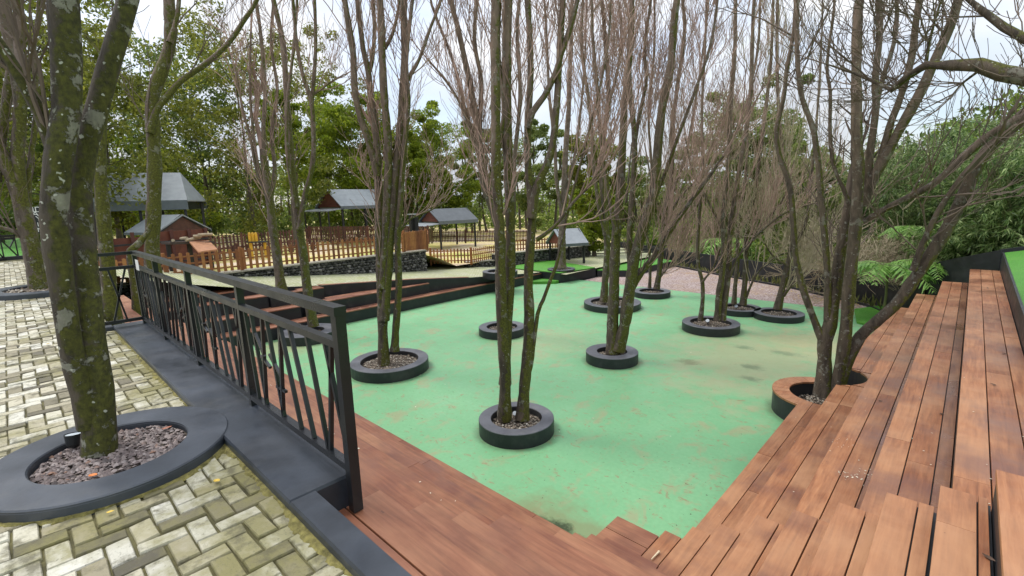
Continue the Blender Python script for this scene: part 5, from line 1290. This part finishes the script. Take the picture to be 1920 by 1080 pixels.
# yellow posts on a dark table, in the yard
yt = thing('yellow_posts', by_dist(477, 455, 22.5), 'three stubby yellow posts set on a low dark table in the yard', 'play item')
YEL = m_plain('yellow_paint', (.62, .36, .03), .5, .2)
for x in (469, 475, 481): p = by_dist(x, 452, 22.5); mb = MB(); mb.tube([p - [0, 0, .05], p + [0, 0, .28], p + [0, 0, .35], p + [0, 0, .36]], [.06, .06, .04, .002], 10); mb.build('post', YEL, yt)
p0 = by_dist(466, 454, 22.5); p1 = by_dist(499, 453, 22.8); mb = MB(); mb.bar(p0, p1, .5, .05); mb.build('table_top', BLK, yt)
for q in (.1, .9): p = p0 + (p1 - p0) * q; mb = MB(); mb.box(p[0] - .05, p[0] + .05, p[1] - .05, p[1] + .05, 1.4, p[2]); mb.build('leg', YEL, yt)
# two tall speakers on a stand by the yard corner
sp = thing('speaker_stand', by_dist(779, 450, 23.5), 'pair of slim black column loudspeakers on a stand beside the gabion end', 'loudspeaker')
for x, y0, y1 in ((773, 403, 434), (780.5, 407, 435)):
    a = by_dist(x, y1, 23.5); b = by_dist(x, y0, 23.5); mb = MB(); mb.box(a[0] - .09, a[0] + .09, a[1] - .09, a[1] + .09, a[2], b[2], .02); mb.build('column', BLK, sp)
a = by_dist(776, 405, 23.4); mb = MB(); mb.prism([(a[0] - .3, a[1] - .2), (a[0] + .3, a[1] - .2), (a[0] + .3, a[1] + .2), (a[0] - .3, a[1] + .2)], a[2] + .06, a[2] + .1); mb.build('cover', ROOF, sp)
a = by_dist(778, 436, 23.5); mb = MB(); mb.box(a[0] - .03, a[0] + .03, a[1] - .03, a[1] + .03, .7, a[2] + .05); mb.build('stand', BLK, sp)
# sign and lawn fence at far left
sg = thing('notice_board', by_dist(72, 440, 20), 'tall narrow black notice board with white lettering at far left', 'sign')
c0 = by_dist(73, 412, 20); dn = nrm(np.array([-c0[0], -c0[1], 0])); rt = np.array([-dn[1], dn[0], 0])
WHT = m_plain('white_lettering', (.75, .75, .73), .6, .05)
mb = MB(); hw = .24; zt, zb_ = by_dist(73, 388, 20)[2], by_dist(73, 438, 20)[2]
v = [c0 - rt * hw, c0 + rt * hw]; mb.prism([v[0][:2], v[1][:2], (v[1] - dn * .05)[:2], (v[0] - dn * .05)[:2]][::-1], zb_, zt); mb.build('panel', BLK, sg)
mb = MB(); p = c0 - dn * .09; mb.box(p[0] - .04, p[0] + .04, p[1] - .04, p[1] + .04, 2.3, zt); mb.build('post', BLK, sg)
for i, (tx, yy) in enumerate((('ID', 397.5), ('AS', 405.5), ('Y', 415), ('IS', 424.5), ('UNIT', 434.5))):
    cu = bpy.data.curves.new('lettering', 'FONT'); cu.body = tx; cu.size = .17 * S * (1.3 if i < 3 else 1.0); cu.align_x = 'CENTER'; cu.extrude = .002
    tmp = bpy.data.objects.new('tmp', cu); me = bpy.data.meshes.new_from_object(tmp); bpy.data.objects.remove(tmp); bpy.data.curves.remove(cu)
    o = bpy.data.objects.new('lettering', me); C.objects.link(o); me.materials.clear(); me.materials.append(WHT); o.parent = sg
    pz = by_dist(73, yy, 20)[2]; pp = (np.array([c0[0], c0[1], pz]) + dn * .006 - np.array(sg['_o'])) * S; Mx = Matrix(((-rt[0], 0, dn[0], pp[0]), (-rt[1], 0, dn[1], pp[1]), (0, 1, 0, pp[2]), (0, 0, 0, 1))); 
    if np.dot(rt, RW[:, 0]) > 0: Mx[0][0], Mx[1][0] = rt[0], rt[1]
    o.matrix_local = Mx
lf = thing('lawn_fence', by_dist(10, 478, 19), 'black framed fence with crossed bars in front of the far left lawn', 'fence')
a = by_dist(-120, 480, 17.5); b = by_dist(34, 478, 18.5)
for z in (PZ + .02, PZ + .55, PZ + .62): mb = MB(); mb.bar((a[0], a[1], z), (b[0], b[1], z), .05, .06); mb.build('rail', RAILM, lf)
for q in np.linspace(0, 1, 6):
    p = a + (b - a) * q; mb = MB(); mb.bar((p[0], p[1], PZ), (p[0], p[1], PZ + .62), .03); mb.build('post', RAILM, lf)
    if q < 1:
        p2 = a + (b - a) * (q + .2); mb = MB(); mb.bar((p[0], p[1], PZ + .55), (p2[0], p2[1], PZ + .05), .025); mb.bar(((p[0] + p2[0]) / 2, (p[1] + p2[1]) / 2, PZ + .3), (p2[0], p2[1], PZ + .55), .025); mb.build('brace', RAILM, lf)
sheet('bright_lawn', -34, -18.6, -14, .55, lambda x, y: PZ + .012, TURF)
lw = thing('low_wall', (-18, 0, PZ), 'low dark kerb wall at the end of the paver terrace', 'wall')
mb = MB(); mb.box(-18.5, -18.3, -8, .6, PZ - .2, PZ + .08); mb.build('wall', BLK, lw)
# ------------------------------------------------------------------ small things
def leaf(p, s, rz, m, label, tilt=.15):
    mb = MB(); vs = []; n = 7
    for i in range(n):
        t = i / (n - 1); w_ = .36 * math.sin(math.pi * t ** .85) * s; x = (t - .5) * s; z = .10 * s * (t - .5) ** 2 * 4; vs += [(x, -w_ * .7, z + w_ * .25), (x, 0, z), (x, w_ * .7, z + w_ * .25)]
    fs = []
    for i in range(n - 1):
        for j in range(2): fs.append((3 * i + j, 3 * i + j + 1, 3 * i + j + 4, 3 * i + j + 3))
    c_, s_ = math.cos(rz), math.sin(rz); mb.add([(p[0] + x * c_ - y * s_, p[1] + x * s_ + y * c_, p[2] + z + x * tilt) for x, y, z in vs], fs)
    return tag(mb.build('fallen_leaf', m, origin=tuple(p)), label, 'leaf')
ORL = m_plain('orange_leaf', (.55, .17, .03), .6, .3, 30); YLL = m_plain('yellow_leaf', (.62, .42, .05), .6, .25, 30); BRL = m_plain('brown_leaf', (.09, .05, .03), .7, .3, 30)
leaf(at(175, 892, 2.475), .055, .4, ORL, 'orange dead leaf on the gravel of the big near planter')
leaf(at(313, 803, 2.475), .05, 1.2, m_plain('rust_leaf', (.30, .09, .04), .6, .3, 30), 'rust red leaf on the gravel behind the big near trunk')
leaf(at(407, 902, 2.445), .045, .2, YLL, 'yellow leaf on the mossy pavers beside the kerb slab')
leaf(at(207, 960, 2.445), .03, .9, YLL, 'small yellow leaf on the pavers below the big ring')
leaf(at(90, 645, 2.445), .05, .3, YLL, 'yellow leaf on the pavers left of the near trunk')
for x, y, z, lab in ((1683, 660, 1.08, 'curled grey leaf on the middle timber tier'), (1852, 540, 1.8, 'dark leaf at the far end of the top timber tier'), (1884, 663, 1.8, 'small dark leaf by the wall on the top timber tier'), (1862, 721, 1.8, 'small dark leaf midway along the top timber tier'), (1765, 776, 1.44, 'dark leaf on the wet strip of the second tier'), (1853, 1046, 1.98, 'dark crumb of leaf on the near top step'), (1651, 752, 1.08, 'dark speck leaf on the third tier')):
    leaf(at(x, y, z + .006), .05, x * .7, BRL, lab)
mb = MB(); a = at(1221, 1049, .735); b = at(1236, 1034, .735); mb.tube([a, (a + b) / 2, b], [.004, .007, .010], 8); tag(mb.build('pale_stick', m_plain('pale_wood', (.68, .55, .36), .7, .2, 20), origin=tuple(a)), 'short pale stick lying on the lowest corner step', 'stick')
# pale petals and crumbs scattered over timber and floor
rg = np.random.default_rng(71); mb = MB(); Vs = []
def crumb(p, s):
    a = rg.uniform(0, 6.28); u = np.array([math.cos(a), math.sin(a), rg.uniform(-.2, .2)]) * s; v = np.array([-math.sin(a), math.cos(a), rg.uniform(-.2, .2)]) * s * rg.uniform(.3, .8); p = np.array(p) + [0, 0, .004 + s * .2]; Vs.append([p - u, p - v, p + u, p + v])
for i in range(34): crumb(at(rg.normal(1605, 22), rg.normal(890, 9), 1.08), rg.uniform(.004, .012))
for i in range(16): crumb(at(rg.uniform(1560, 1600), rg.uniform(820, 840), 1.08), rg.uniform(.003, .009))
for i in range(90): crumb((rg.uniform(-13, -2), rg.uniform(3.5, 17), 0), rg.uniform(.008, .02))
for i in range(60): crumb((rg.uniform(-8, -1.9), (lambda k: rg.uniform(YT[k] - .4, YT[k] - .03))(2), ZN[2]), rg.uniform(.004, .012))
for k in range(5):
    for i in range(22): crumb((rg.uniform(XT[k] + .02, XT[k] + .4), rg.uniform(3.6, 14), ZT[k]), rg.uniform(.003, .011))
for i in range(50): crumb((rg.uniform(-14.1, -13.75), rg.uniform(6, 16), .36), rg.uniform(.01, .03))
V = np.array(Vs).reshape(-1, 3); mb.raw(V, np.arange(len(V)).reshape(-1, 4)); tag(mb.build('petal_litter', m_plain('petal', (.68, .62, .48), .7, .2)), 'pale fallen petals and crumbs scattered over the timber and the green floor', 'litter', kind='stuff')
# dead leaves along the back of the gravel
mb = MB(); Vs = []
for i in range(900):
    q = rg.uniform(0, 1); p = np.array([np.interp(q, [0, .3, .6, 1], [-12, -7.9, -4.5, -1.5]), np.interp(q, [0, .3, .6, 1], [24.2, 21.8, 20.1, 18.2])]) - [abs(rg.normal(0, .3)), abs(rg.normal(0, .9))]; crumb((p[0], p[1], 0), rg.uniform(.02, .05))
V = np.array(Vs).reshape(-1, 3); mb.raw(V, np.arange(len(V)).reshape(-1, 4)); tag(mb.build('leaf_litter', m_island('dry_leaf', [(0, (.30, .17, .06)), (.5, (.50, .34, .14)), (1, (.58, .46, .24))], .8, 6, .2), ), 'dry tan leaves littering the far edge of the gravel', 'litter', kind='stuff')
for o in bpy.data.objects:
    if '_o' in o: del o['_o']
